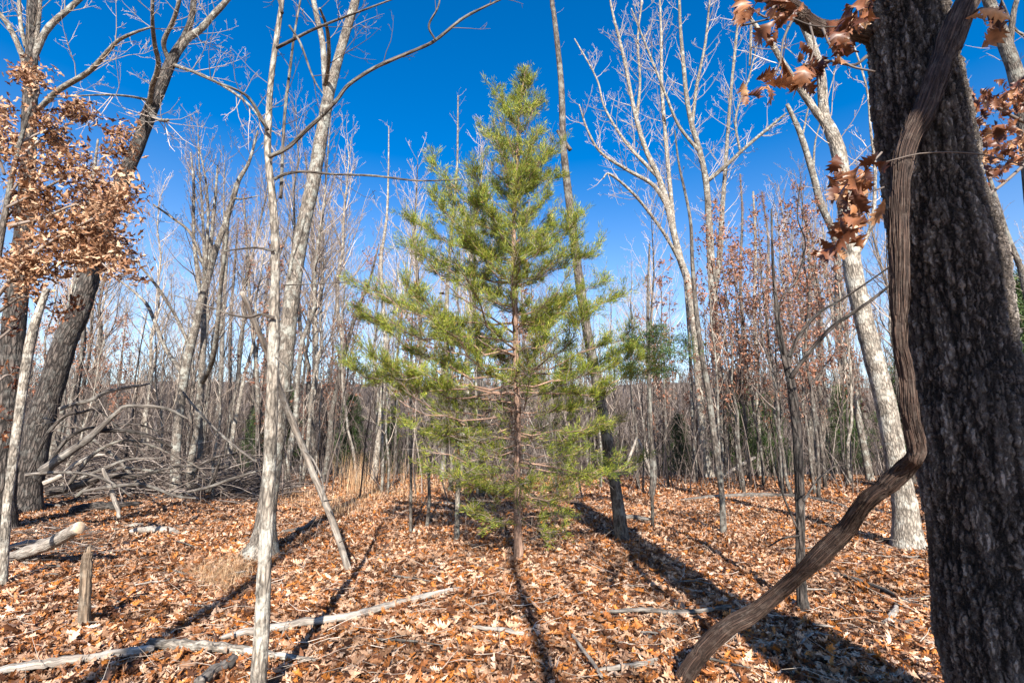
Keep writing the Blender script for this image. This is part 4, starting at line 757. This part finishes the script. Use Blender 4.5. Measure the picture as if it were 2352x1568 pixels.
# ---- fallen crown of branches on the left
YB = 9.6
def fallen(label, pts, Ya, Yb_, mat='deadgrey', seed=0, dens=5, length=.8):
    r = random.Random(seed); P, R = traced(pts, Ya, Yb_, 5*len(pts)); R = rough(R, .06, r); root = empty('fallen_branch', (P[0, 0], P[0, 1], float(gh(P[0, 0], P[0, 1])))); tag(root, label, 'branch')
    tb = Tubes(); tb.add(P, R, 9); tb.build('limb', M[mat], root); tw = Tubes(); twigs_on(tw, P, R, r, dens, length, 2, .25, minr=.0022, up=-.03); 
    few(tw); few(tw)
    if tw.g: tw.build('twigs', M['twig'], root)
BR = random.Random(12)
for i, (lab, x0, y0, x1, y1, rise) in enumerate((('thin limb arching highest over the left of the brush pile', 70, 1090, 330, 1040, 130), ('crooked limb arching over the middle of the brush pile', 150, 1110, 470, 1090, 90), ('long whippy limb bowed between the leaning oak and the twin trees', 110, 1060, 400, 1000, 60), ('slim limb bowed low across the front of the brush pile', 170, 1140, 520, 1120, 55), ('bowed limb right of the twin trees', 430, 1100, 640, 1060, 45), ('slanting limb rising left out of the brush pile', 330, 1110, 90, 960, 30))):
    pts = [(x0+(x1-x0)*u+BR.gauss(0, 4), y0+(y1-y0)*u-rise*math.sin(math.pi*u**.8)+BR.gauss(0, 5), 9-6.5*u) for u in (0, .15, .3, .45, .6, .75, .9, 1)]
    LATE = (lab, pts, i)
    BR_LIST = globals().setdefault('BR_LIST', []); BR_LIST.append(LATE)
fallen('thick dark limb arching up from the leaning oak through the brush pile', [(96, 1084, 24), (130, 1058, 20), (165, 1034, 18), (200, 1010, 16), (222, 990, 14), (265, 950, 10), (285, 934, 9), (320, 932, 7), (370, 935, 7), (400, 945, 6), (432, 962, 4)], 8.6, 9.2, seed=1)
fallen('long limb crossing above the brush pile towards the twin trees', [(136, 940, 9), (170, 928, 9), (210, 918, 9), (245, 900, 8), (290, 890, 8), (325, 885, 5), (345, 880, 3)], 8.8, 9.4, seed=2)
fallen('dark limb lying low in the brush pile', [(110, 1130, 20), (160, 1120, 18), (200, 1108, 16), (235, 1094, 15), (280, 1092, 13), (310, 1094, 12), (340, 1088, 8), (380, 1076, 8), (420, 1070, 5), (470, 1074, 3)], 9.2, 9.8, mat='dark', seed=3)
fallen('dark forked limb ending beside the left twin stem', [(220, 990, 10), (260, 988, 10), (300, 990, 9), (340, 1000, 8), (370, 1014, 7), (396, 1028, 5)], 8.9, 9.6, mat='dark', seed=4)
fallen('bleached limb low behind the dark leaning oak', [(100, 1110, 12), (140, 1092, 11), (175, 1065, 10), (215, 1047, 8), (240, 1044, 5)], 9.8, 10.2, mat='dead', seed=5)
fallen('thin curved limb running through the middle of the brush pile', [(180, 1100, 8), (240, 1075, 8), (290, 1056, 6), (330, 1052, 5), (370, 1052, 4)], 9.0, 9.4, seed=6)
fallen('flat limb in the front of the brush pile ending right of the twin trees', [(190, 1128, 7), (250, 1118, 8), (310, 1112, 8), (350, 1118, 7), (400, 1138, 6), (450, 1144, 4)], 8.3, 8.9, seed=7)
fallen('dead limb sweeping from the twin trees down towards the slender trunk', [(420, 900, 4), (460, 950, 6), (510, 1000, 6), (560, 1040, 5), (590, 1060, 4)], 10, 9, seed=8)
fallen('low grey limb lying right of the twin trees', [(430, 1130, 6), (480, 1118, 7), (530, 1100, 7), (590, 1082, 5), (640, 1070, 3)], 9.2, 9.8, seed=9)
fallen('upturned splintered limb right of the twin trees', [(478, 1128, 14), (490, 1100, 10), (500, 1070, 6), (508, 1045, 3)], 9.6, 9.4, mat='dark', seed=10)
fallen('limb arching over the black log', [(60, 1090, 8), (120, 1085, 7), (200, 1088, 7), (260, 1110, 5), (300, 1140, 3)], 8.6, 8.4, seed=11)
for lab, pts, i in BR_LIST: fallen(lab, pts, 9.0+.25*i, 9.5+.2*i, mat=('dark', 'grey')[i % 2], seed=40+i, dens=7, length=.9)
tb = Tubes(); r = random.Random(77)
for _ in range(2000):                                    # the tangle
    x = r.uniform(60, 640); q = gp(x, r.uniform(1120, 1160)); Yv = q[1]+r.uniform(-.6, 3.0); c = at(x, 1100, Yv)[0]; z0 = float(gh(c[0], c[1]))+abs(r.gauss(0, .52))*max(.2, 1.3-1.1*abs(x-240)/400)
    a = r.gauss(0, .5); d = np.array([r.choice([-1, 1, 1])*math.cos(a), math.sin(a)*.7, r.gauss(.12, .3)]); P, R = shoot([c[0], c[1], z0], d, r.uniform(.5, 2.0), r.uniform(.006, .018), .003, 6, r, -.06, .13); P[:, 2] = np.maximum(P[:, 2], gh(P[:, 0], P[:, 1])+.01); tb.add(P, R, 4)
    if r.random() < .6: twigs_on(tb, P, R, r, 4, .35, 1, .2, minr=.0025, up=0)
for _ in range(260):
    x = r.uniform(0, 200); q = gp(x, r.uniform(1170, 1300)); a = r.gauss(0, .5); P, R = shoot([q[0], q[1], q[2]+.03+abs(r.gauss(0, .04))], [math.cos(a), math.sin(a), 0], r.uniform(.3, 1.1), r.uniform(.003, .010), .002, 5, r, -.02, .12); P[:, 2] = np.maximum(P[:, 2], gh(P[:, 0], P[:, 1])+.01); tb.add(P, R, 4)
o = tb.build('brush_tangle', M['farwood'], None); tag(o, 'tangle of fine grey fallen twigs in the brush pile on the left', 'brush', kind='stuff')

# ---- dry grass
def grass_patch(name, label, spots, hmin, hmax, lean, width=.0022, seed=0):
    r = random.Random(seed); Vs = []; Fs = []; off = 0
    for (px, py, sx, sy, n_) in spots:
        for _ in range(n_):
            q = gp(px+r.gauss(0, sx), py+r.gauss(0, sy)); h = r.uniform(hmin, hmax); a = r.uniform(0, 6.28); l = abs(r.gauss(lean, lean*.5)); d = np.array([math.cos(a), math.sin(a), 0]); s_ = np.array([-d[1], d[0], 0])*width*r.uniform(.7, 1.5)
            for t in (0, .35, .7, 1.0):
                p_ = q+np.array([0, 0, h*(t-.28*l*t*t*1.2)])+d*h*l*t*t; wv = s_*(1.05-t); Vs += [p_-wv, p_+wv]
            for k in range(3): Fs.append((off+2*k, off+2*k+1, off+2*k+3, off+2*k+2))
            off += 8
    o = link_mesh(name, mesh_np(name, Vs, Fs, M['grass'], False)); tag(o, label, 'dry grass', kind='stuff')
grass_patch('dry_grass', 'flattened tuft of straw coloured dry grass left of the slender trunk', [(500, 1335, 30, 18, 900), (545, 1310, 20, 14, 500), (450, 1330, 20, 10, 160), (700, 1340, 22, 10, 80)], .10, .26, 1.1, .002, 1)
grass_patch('dry_grass', 'tall reddish dry grass standing between the leaning pole and the cedar', [(800, 1165, 45, 14, 520), (860, 1140, 50, 12, 460), (770, 1180, 16, 8, 160), (930, 1125, 70, 12, 420), (680, 1150, 30, 12, 240), (1000, 1130, 50, 8, 160)], .12, .40, .5, .004, 2)
grass_patch('dry_grass', 'tall dry grass stalks beside the bleached trunk', [(815, 1130, 12, 10, 130), (850, 1125, 25, 10, 90), (930, 1110, 25, 8, 80), (790, 1110, 30, 8, 70)], .7, 1.35, .22, .004, 3)
grass_patch('moss_patch', 'small green moss tuft beside the broken stump post', [(222, 1432, 16, 6, 420)], .01, .04, .6, .004, 4)
bpy.data.objects['moss_patch'].data.materials[0] = M['moss']

# ================================================================== BACKGROUND WOOD
def variant(seed, H, r0, leafy=None, clear=.35, nb=26, mat='pale', tw='palettwig', fork=False, dens2=2.6):
    r = random.Random(seed); tb = Tubes(); cr = Tubes(); lv = []
    n = 12; P = np.zeros((n, 3)); P[:, 2] = np.linspace(-.1, H, n); P[1:, 0] += np.cumsum([r.gauss(0, .0075*H) for _ in range(n-1)]); P[1:, 1] += np.cumsum([r.gauss(0, .0075*H) for _ in range(n-1)])
    R = r0*(1-np.linspace(0, 1, n))**.75+.006; R[0] *= 1.25; tb.add(P, R, 8)
    for i in range(nb):
        t = clear+(1-clear)*((i+r.random())/nb)**.9; t = min(t, .98); k = min(n-2, int(t*(n-1))); f = t*(n-1)-k; p_ = P[k]*(1-f)+P[k+1]*f; rr = R[k]*(1-f)+R[k+1]*f
        az = i*2.4+r.uniform(-.5, .5); el = r.uniform(.6, 1.25); d = np.array([math.cos(az)*math.cos(el), math.sin(az)*math.cos(el), math.sin(el)]); L = H*(.34*(1-t)+.07)*r.uniform(.6, 1.2)
        Q, S = shoot(p_, d, L, max(.007, rr*.42), .0035, 8, r, .12, .10); cr.add(Q, S, 4); twigs_on(cr, Q, S, r, dens2*1.5, L*.38, 2, .10, .60, .15, .0032, lv if leafy else None, 6.0)
    V, F, B = tb.arrays(); m1 = mesh_np('trunk', V, F, M[mat], True, B); V, F, B = cr.arrays(); m2 = mesh_np('crown', V, F, M[tw], True, B); out = [('trunk', m1), ('crown', m2)]
    if leafy:
        lv = np.array(lv); lv = lv[rng.random(len(lv)) < leafy[1]]; pos = lv+rng.normal(0, .05, lv.shape); V, F = scatter_leaves(pos, rng.uniform(.10, .17, len(pos)), T_LO, rot_rand(len(pos))); out.append(('dry_leaves', mesh_np('dry_leaves', V, F, M[leafy[0]], False)))
    return H, out
VAR = {'tall': [variant(s, 13, .09, mat=['white', 'grey', 'pale', 'dark', 'white', 'grey'][s % 6], tw=['palettwig', 'palettwig', 'twig'][s % 3], clear=[.3, .45, .38][s % 3], nb=[38, 32, 42][s % 3]) for s in range(6)],
       'sap': [variant(20+s, 7, .045, mat=['grey', 'pale', 'white', 'dark'][s], tw=['twig', 'palettwig'][s % 2], clear=.3, nb=16, dens2=2.2) for s in range(4)],
       'leafy': [variant(30+s, 8, .042, leafy=('russet', [.6, .45, .75][s]), mat='grey', tw='twig', clear=.25, nb=24, dens2=2.2) for s in range(3)]}
def place(kind, X, Y, H, label, group, r, nm):
    Hv, parts = VAR[kind][r.randrange(len(VAR[kind]))]; s_ = H/Hv; root = empty(nm, (X, Y, float(gh(X, Y)))); tag(root, label, 'tree', group)
    for pn, me in parts:
        o = link_mesh(pn, me, root)
    root.scale = (s_*r.uniform(.85, 1.1), s_*r.uniform(.85, 1.1), s_); root.rotation_euler = (r.gauss(0, .03), r.gauss(0, .05), r.uniform(0, 6.28)); return root
zones = [(-400, 190, 'behind the dark left oaks'), (190, 390, 'behind the brush pile'), (390, 600, 'right of the twin trees'), (600, 830, 'between forked tree and cedar'), (830, 1080, 'behind the left half of the cedar'), (1080, 1330, 'behind the right half of the cedar'), (1330, 1600, 'left of the tall grey group'), (1600, 1780, 'behind the tall grey group'), (1780, 1990, 'behind the small crooked dark tree'), (1990, 2200, 'left of the huge oak'), (2200, 2900, 'right of the huge oak')]
topx = [-400, 0, 300, 330, 420, 560, 620, 760, 800, 900, 960, 1000, 1060, 1110, 1200, 1330, 1350, 1440, 1480, 1560, 1700, 1800, 2000, 2352, 2900]
topy = [300, 330, 380, 330, 280, 300, 230, 230, 300, 290, 320, 230, 210, 330, 420, 480, 560, 560, 420, 380, 330, 380, 200, 200, 200]
r = random.Random(99); cnt = 0
KN = {'tall': ('bare_tree', 'tall bare tree'), 'sap': ('bare_sapling', 'thin bare sapling'), 'leafy': ('young_oak', 'young oak with russet dead leaves')}
def zone_of(px):
    for a, b_, nme in zones:
        if a <= px < b_: return nme
    return zones[-1][2]
RND = []
TONE = {'pale': 'pale', 'white': 'whitish', 'grey': 'grey', 'dark': 'dark'}
def put(px, Yv, kind, topf=None, Hm=None):
    q, k = at(px, 1010, Yv); X = q[0]; g = float(gh(X, Yv))
    if Hm is None:
        ty = np.interp(px, topx, topy)+topf; Hm = at(px, ty, Yv)[0][2]-g
    Hm = min(max(Hm, 3), 17 if kind == 'tall' else 9.5)
    nm, kd = KN[kind]; zn = zone_of(px)
    o = place(kind, X, Yv, Hm, 'x', f'{kd}s {zn}' if kind != 'leafy' else f'young oaks {zn}', r, nm)
    tone = next((t for t in TONE for c in o.children if c.data.materials[0] == M[t]), 'grey'); far = 'far' if Yv > 30 else ('middling' if Yv > 20 else 'nearer')
    if kind == 'tall': lab = f'{far} {TONE[tone]} bare tree {zn}'
    elif kind == 'sap': lab = f'{far} {TONE[tone]} leafless sapling {zn}'
    else: lab = f'{far} oak with russet leaves {zn}'
    RND.append((lab, px, o))
for i in range(92):
    Yv = r.uniform(15, 46); px = r.uniform(-220, 2560); put(px, Yv, 'tall', abs(r.gauss(0, 120)))
for i in range(74):
    px = r.uniform(-200, 2550); put(px, r.uniform(13, 30), 'sap', Hm=r.uniform(3.5, 8.5))
for (a, b_, n_) in ((1640, 1960, 17), (540, 800, 10), (1960, 2500, 12), (-200, 300, 6), (1450, 1650, 3), (830, 1330, 5)):
    for _ in range(n_): put(r.uniform(a, b_), r.uniform(12.5, 22) if a == 1640 else r.uniform(15, 30), 'leafy', Hm=r.uniform(4.5, 8.5) if a != 1640 else r.uniform(5.5, 9.4))
ORD = ['leftmost', 'second', 'third', 'fourth', 'fifth', 'sixth', 'seventh', 'eighth', 'ninth', 'tenth', 'eleventh', 'twelfth']
by = {}
for lab, px, o in RND+LOOSE: by.setdefault(lab, []).append((px, o))
for lab, lst in by.items():
    lst.sort(key=lambda a: a[0])
    for i, (px, o) in enumerate(lst):
        o['label'] = lab if len(lst) == 1 else (f'{ORD[0]} {lab}' if i == 0 else (f'{ORD[i]} from left, {lab}' if i < 12 else lab))
# evergreens in the background
def evergreen_mesh(seed, H=4.5):
    r = random.Random(seed); tb = Tubes(); n = 10; P = np.zeros((n, 3)); P[:, 2] = np.linspace(-.1, H, n); tb.add(P, np.linspace(.06, .008, n), 6); V, F, B = tb.arrays(); m1 = mesh_np('trunk', V, F, M['grey'], True, B); lb = Tubes(); C = []
    for i in range(90):
        t = .08+.9*(i/90); az = i*2.4; L = H*.30*(1-t)**.8*r.uniform(.5, 1.15)+.1; p_ = np.array([0, 0, t*H]); Q, S = shoot(p_, [math.cos(az), math.sin(az), .35], L, .012, .004, 5, r, .05, .1); lb.add(Q, S, 4)
        for _ in range(int(10+26*L)):
            u = r.uniform(.25, 1); C.append(p_*(1-u)+Q[-1]*u+rvec(r)*.09)
    C = np.repeat(np.array(C), 7, 0); C = C+rng.normal(0, .05, C.shape); n2 = len(C); d = nrm(rng.normal(size=(n2, 3))+np.array([0, 0, .6])); sd = nrm(np.cross(d, rng.normal(size=(n2, 3)))); Ls = rng.uniform(.05, .12, n2)[:, None]; W = rng.uniform(.006, .014, n2)[:, None]
    V = np.stack([C-sd*W, C+sd*W, C+d*Ls+sd*W*.3, C+d*Ls-sd*W*.3], 1).reshape(-1, 3); F = np.arange(n2*4).reshape(-1, 4)
    V2, F2, B2 = lb.arrays()
    return [('trunk', m1), ('branch', mesh_np('branch', V2, F2, M['twig'], True, B2)), ('foliage', mesh_np('foliage', V, F, M['cedardark'], False))]
EV = [evergreen_mesh(1), evergreen_mesh(2)]
for (px, Yv, H, lab) in ((650, 24, 4.2, 'dark bushy evergreen behind the slender foreground trunk'), (590, 28, 4.0, 'small evergreen in the thicket just left of the slender trunk'), (805, 22, 3.4, 'dark evergreen in the shade behind the tall reddish grass'), (1700, 22, 4.6, 'dark evergreen right behind the tall grey trees'), (1560, 26, 3.2, 'low dark evergreen between the crooked grey tree and the tall grey trees'),
                     (1770, 30, 5.2, 'evergreen deeper in the leafy thicket'), (1945, 26, 4.6, 'evergreen between the snapped top tree and the thick whitish trunk'), (2110, 20, 5.2, 'evergreen glimpsed between the vine and the whitish trunk'), (2390, 12, 5.5, 'evergreen at the right edge beyond the huge oak'), (900, 30, 3.8, 'evergreen behind the bleached trunk'), (1400, 30, 3.6, 'low evergreen seen right of the cedar'), (330, 34, 3.2, 'small evergreen far behind the brush pile')):
    q, k = at(px, 1010, Yv); root = empty('evergreen_tree', (q[0], Yv, float(gh(q[0], Yv)))); tag(root, lab, 'evergreen'); ms = EV[r.randrange(2)]
    for pn, me in ms: link_mesh(pn, me, root)
    root.scale = (H/4.5*1.15,)*2+(H/4.5,); root.rotation_euler[2] = r.uniform(0, 6)
# dark cedar bough right of the cedar: a second cedar on a slim trunk
def bough():
    q0, k = at(1494, 1118, 9.0); root = empty('evergreen_tree', (q0[0], 9.0, float(gh(q0[0], 9.0)))); tag(root, 'young dark green cedar whose top stands right of the large cedar', 'cedar')
    r = random.Random(6); P, R = traced([(1497, 1160, 8), (1496, 1000, 8), (1492, 900, 7), (1490, 800, 5), (1494, 740, 2)], 9.0, 9.0, 20); P[0, 2] = root.location.z-.05; tb = Tubes(); tb.add(P, R, 8); tb.build('trunk', M['grey'], root)
    lb = Tubes(); C = []
    for pts in ([(1492, 820, 4), (1520, 790, 3), (1560, 780, 2), (1590, 790, 1)], [(1491, 810, 4), (1460, 790, 3), (1440, 770, 2)], [(1492, 840, 4), (1530, 810, 3), (1580, 815, 1)], [(1491, 860, 4), (1450, 840, 3), (1430, 850, 1)], [(1491, 790, 3), (1500, 770, 2), (1510, 755, 1)], [(1491, 870, 3), (1515, 850, 2), (1540, 850, 1)]):
        A, S = traced(pts, 9.0, 9.0+r.uniform(-.5, .5), 10); lb.add(A, S, 5)
        for _ in range(150): C.append(A[r.randrange(2, 10)]+rvec(r)*np.array([.11, .11, .06]))
    lb.build('branch', M['twig'], root); C = np.repeat(np.array(C), 8, 0); C = C+rng.normal(0, .03, C.shape); n2 = len(C); d = nrm(rng.normal(size=(n2, 3))+np.array([0, 0, .5])); sd = nrm(np.cross(d, rng.normal(size=(n2, 3)))); Ls = rng.uniform(.03, .07, n2)[:, None]; W = rng.uniform(.003, .007, n2)[:, None]
    V = np.stack([C-sd*W, C+sd*W, C+d*Ls+sd*W*.3, C+d*Ls-sd*W*.3], 1).reshape(-1, 3)-np.array(root.location); link_mesh('foliage', mesh_np('foliage', V, np.arange(n2*4).reshape(-1, 4), M['cedardark'], False), root)
bough()
# far wood as one mass: slopes of the valley and the hill beyond
def far_wood():
    tb = Tubes(); r = random.Random(500); lvs = []
    for i in range(5200):
        Yv = 28+(r.random()**1.35)*215; px = r.uniform(-500, 2850); d = ray(px, 1010); X = d[0]/d[1]*Yv; g = float(gh(X, Yv)); H = r.uniform(3.5, 9.0) if Yv < 60 else r.uniform(5, 13)
        n = 5; P = np.array([[X, Yv, g+H*t] for t in np.linspace(0, 1, n)]); P[1:, 0] += np.cumsum([r.gauss(0, .025*H) for _ in range(n-1)]); fat = max(1, Yv/70); tb.add(P, np.linspace(.06, .012, n)*fat*r.uniform(.6, 1.3), 4)
        for _ in range(14 if Yv < 110 else 10):
            t = r.uniform(.2, .95); k = int(t*(n-1)); az = r.uniform(0, 6.28); L = H*r.uniform(.1, .3); a = P[k]; Q = np.array([a, a+np.array([math.cos(az)*.4, math.sin(az)*.4, .5])*L, a+np.array([math.cos(az+.3)*.6, math.sin(az+.3)*.6, 1.1])*L]); tb.add(Q, np.array([.016, .011, .006])*fat, 3)
            for _ in range(3):
                az2 = r.uniform(0, 6.28); b_ = Q[1]; tb.add(np.array([b_, b_+np.array([math.cos(az2)*.4, math.sin(az2)*.4, .7])*L*.6]), np.array([.010, .005])*fat, 3)
    o = tb.build('far_wood', M['farwood'], None); tag(o, 'distant leafless grey brown woods on the slope beyond the clearing', 'woods', kind='stuff')
far_wood()
def undergrowth():
    tb = Tubes(); r = random.Random(600)
    for i in range(900):
        Yv = r.uniform(14, 26); px = r.uniform(-300, 2700); d = ray(px, 1010); X = d[0]/d[1]*Yv; g = float(gh(X, Yv)); 
        for _ in range(r.randint(1, 3)):
            P, R = shoot([X, Yv, g], [r.gauss(0, .35), r.gauss(0, .35), 1], r.uniform(.5, 2.6), r.uniform(.004, .012), .0025, 6, r, .02, .13); tb.add(P, R, 4); twigs_on(tb, P, R, r, 3.0, .5, 1, .2, minr=.0028)
    for i in range(520):
        Yv = r.uniform(13, 36); px = r.uniform(-300, 2700); d = ray(px, 1010); X = d[0]/d[1]*Yv; g = float(gh(X, Yv)); P, R = shoot([X, Yv, g], [r.gauss(0, .2), r.gauss(0, .2), 1], r.uniform(2.0, 6.5), r.uniform(.010, .024), .004, 8, r, .03, .08); tb.add(P, R, 4); twigs_on(tb, P, R, r, 3.2, .9, 2, .25, minr=.003, sub=4)
    for i in range(260):
        px = r.uniform(620, 2160); q = gp(px, r.uniform(1120, 1330)); P, R = shoot(q, [r.gauss(0, .5), r.gauss(0, .5), 1], r.uniform(.15, .8), .003, .001, 6, r, .0, .18); tb.add(P, R, 4); twigs_on(tb, P, R, r, 4.0, .2, 1, .2, minr=.001)
    o = tb.build('undergrowth', M['farwood'], None); tag(o, 'thin leafless shoots and brambles growing through the leaf litter', 'undergrowth', kind='stuff')
undergrowth()

# trees standing behind the viewpoint: their long shadows cross the foreground; the two snags are added shade casters
hd = np.array([math.sin(SHADOW_AZ), math.cos(SHADOW_AZ)])
for (px, py, back, rad, H, lab, sd) in ((285, 1530, 9.0, .15, 11, 'tree behind the viewpoint casting the long shadow across the left foreground', 1), (775, 1550, 8.0, .035, 6.4, 'sapling behind the viewpoint casting the narrow shadow left of centre', 2), (1990, 1480, 8.0, .045, 9, 'sapling behind the viewpoint casting a streak of shadow right of the vine', 11), (1640, 1500, 9.5, .04, 10.5, 'slim tree behind the viewpoint casting a streak of shadow left of the vine', 12), (1440, 1540, 11.0, .05, 11, 'slim tree behind the viewpoint casting a shadow towards the tall bare trunk', 13), (1240, 1560, 9.0, .12, 9.3, 'tree behind the viewpoint casting the soft shadow at the bottom centre', 3)):
    q = gp(px, py); x, y = q[0]-hd[0]*back, q[1]-hd[1]*back; z = float(gh(x, y)); root = empty('bare_tree', (x, y, z)); tag(root, lab, 'tree'); r2 = random.Random(sd); n = 14
    P = np.zeros((n, 3)); P[:, 2] = np.linspace(-.1, H, n); P[2:, 0] += np.cumsum([r2.gauss(0, .02) for _ in range(n-2)]); R = rad*(1-.75*np.linspace(0, 1, n)); tb = Tubes(); tb.add(P, R, 12); V, F, B = tb.arrays(); link_mesh('trunk', mesh_np('trunk', V, F, M['grey'], True, B), root)
    cr = Tubes()
    for i in range(9):
        k = r2.randrange(9, 13); Q, S = shoot(P[k], [r2.gauss(0, .7), r2.gauss(0, .7), 1], H*.16, R[k]*.5, .006, 6, r2, .1, .1); cr.add(Q, S, 5); twigs_on(cr, Q, S, r2, 2, .6, 1, .2)
    V, F, B = cr.arrays(); link_mesh('crown', mesh_np('crown', V, F, M['twig'], True, B), root)
q = np.array([2.36, 2.6, 0]); D = 6.0; x, y = q[0]-hd[0]*D, q[1]-hd[1]*D; z = float(gh(x, y)); root = empty('snag', (x, y, z)); tag(root, 'unseen thick snag added behind the viewpoint to shade the foot of the huge oak', 'dead tree')  # added shade caster, broken off so the oak stays lit higher up
tb = Tubes(); Hs = 1.95+D*math.tan(SUN_EL); P = np.zeros((12, 3)); P[:, 2] = np.linspace(-.1, Hs, 12); P[:, 0] = np.linspace(0, .15, 12); tb.add(P, np.concatenate([np.full(10, .42), [.36, .12]]), 16); V, F, B = tb.arrays(); link_mesh('trunk', mesh_np('trunk', V, F, M['grey'], True, B), root)
f3 = gp(1430, 1245); D = 9.0; x, y = f3[0]-hd[0]*D, f3[1]-hd[1]*D; z = float(gh(x, y)); root = empty('snag', (x, y, z)); tag(root, 'broken trunk behind the viewpoint shading the foot of the tall bare trunk', 'dead tree')
tb = Tubes(); Hs = 2.1+D*math.tan(SUN_EL); P = np.zeros((12, 3)); P[:, 2] = np.linspace(-.1, Hs, 12); dxT = at(1381, 930, f3[1])[0][0]-f3[0]; P[:, 0] = dxT*np.maximum(0, (P[:, 2]-D*math.tan(SUN_EL)+.05)/2.1); tb.add(P, np.concatenate([np.full(10, .2), [.18, .06]]), 12); V, F, B = tb.arrays(); link_mesh('trunk', mesh_np('trunk', V, F, M['grey'], True, B), root)  # added shade caster, its top leaned to follow the tall trunk
print('objects', len(bpy.data.objects), 'faces', sum(len(m_.polygons) for m_ in bpy.data.meshes))
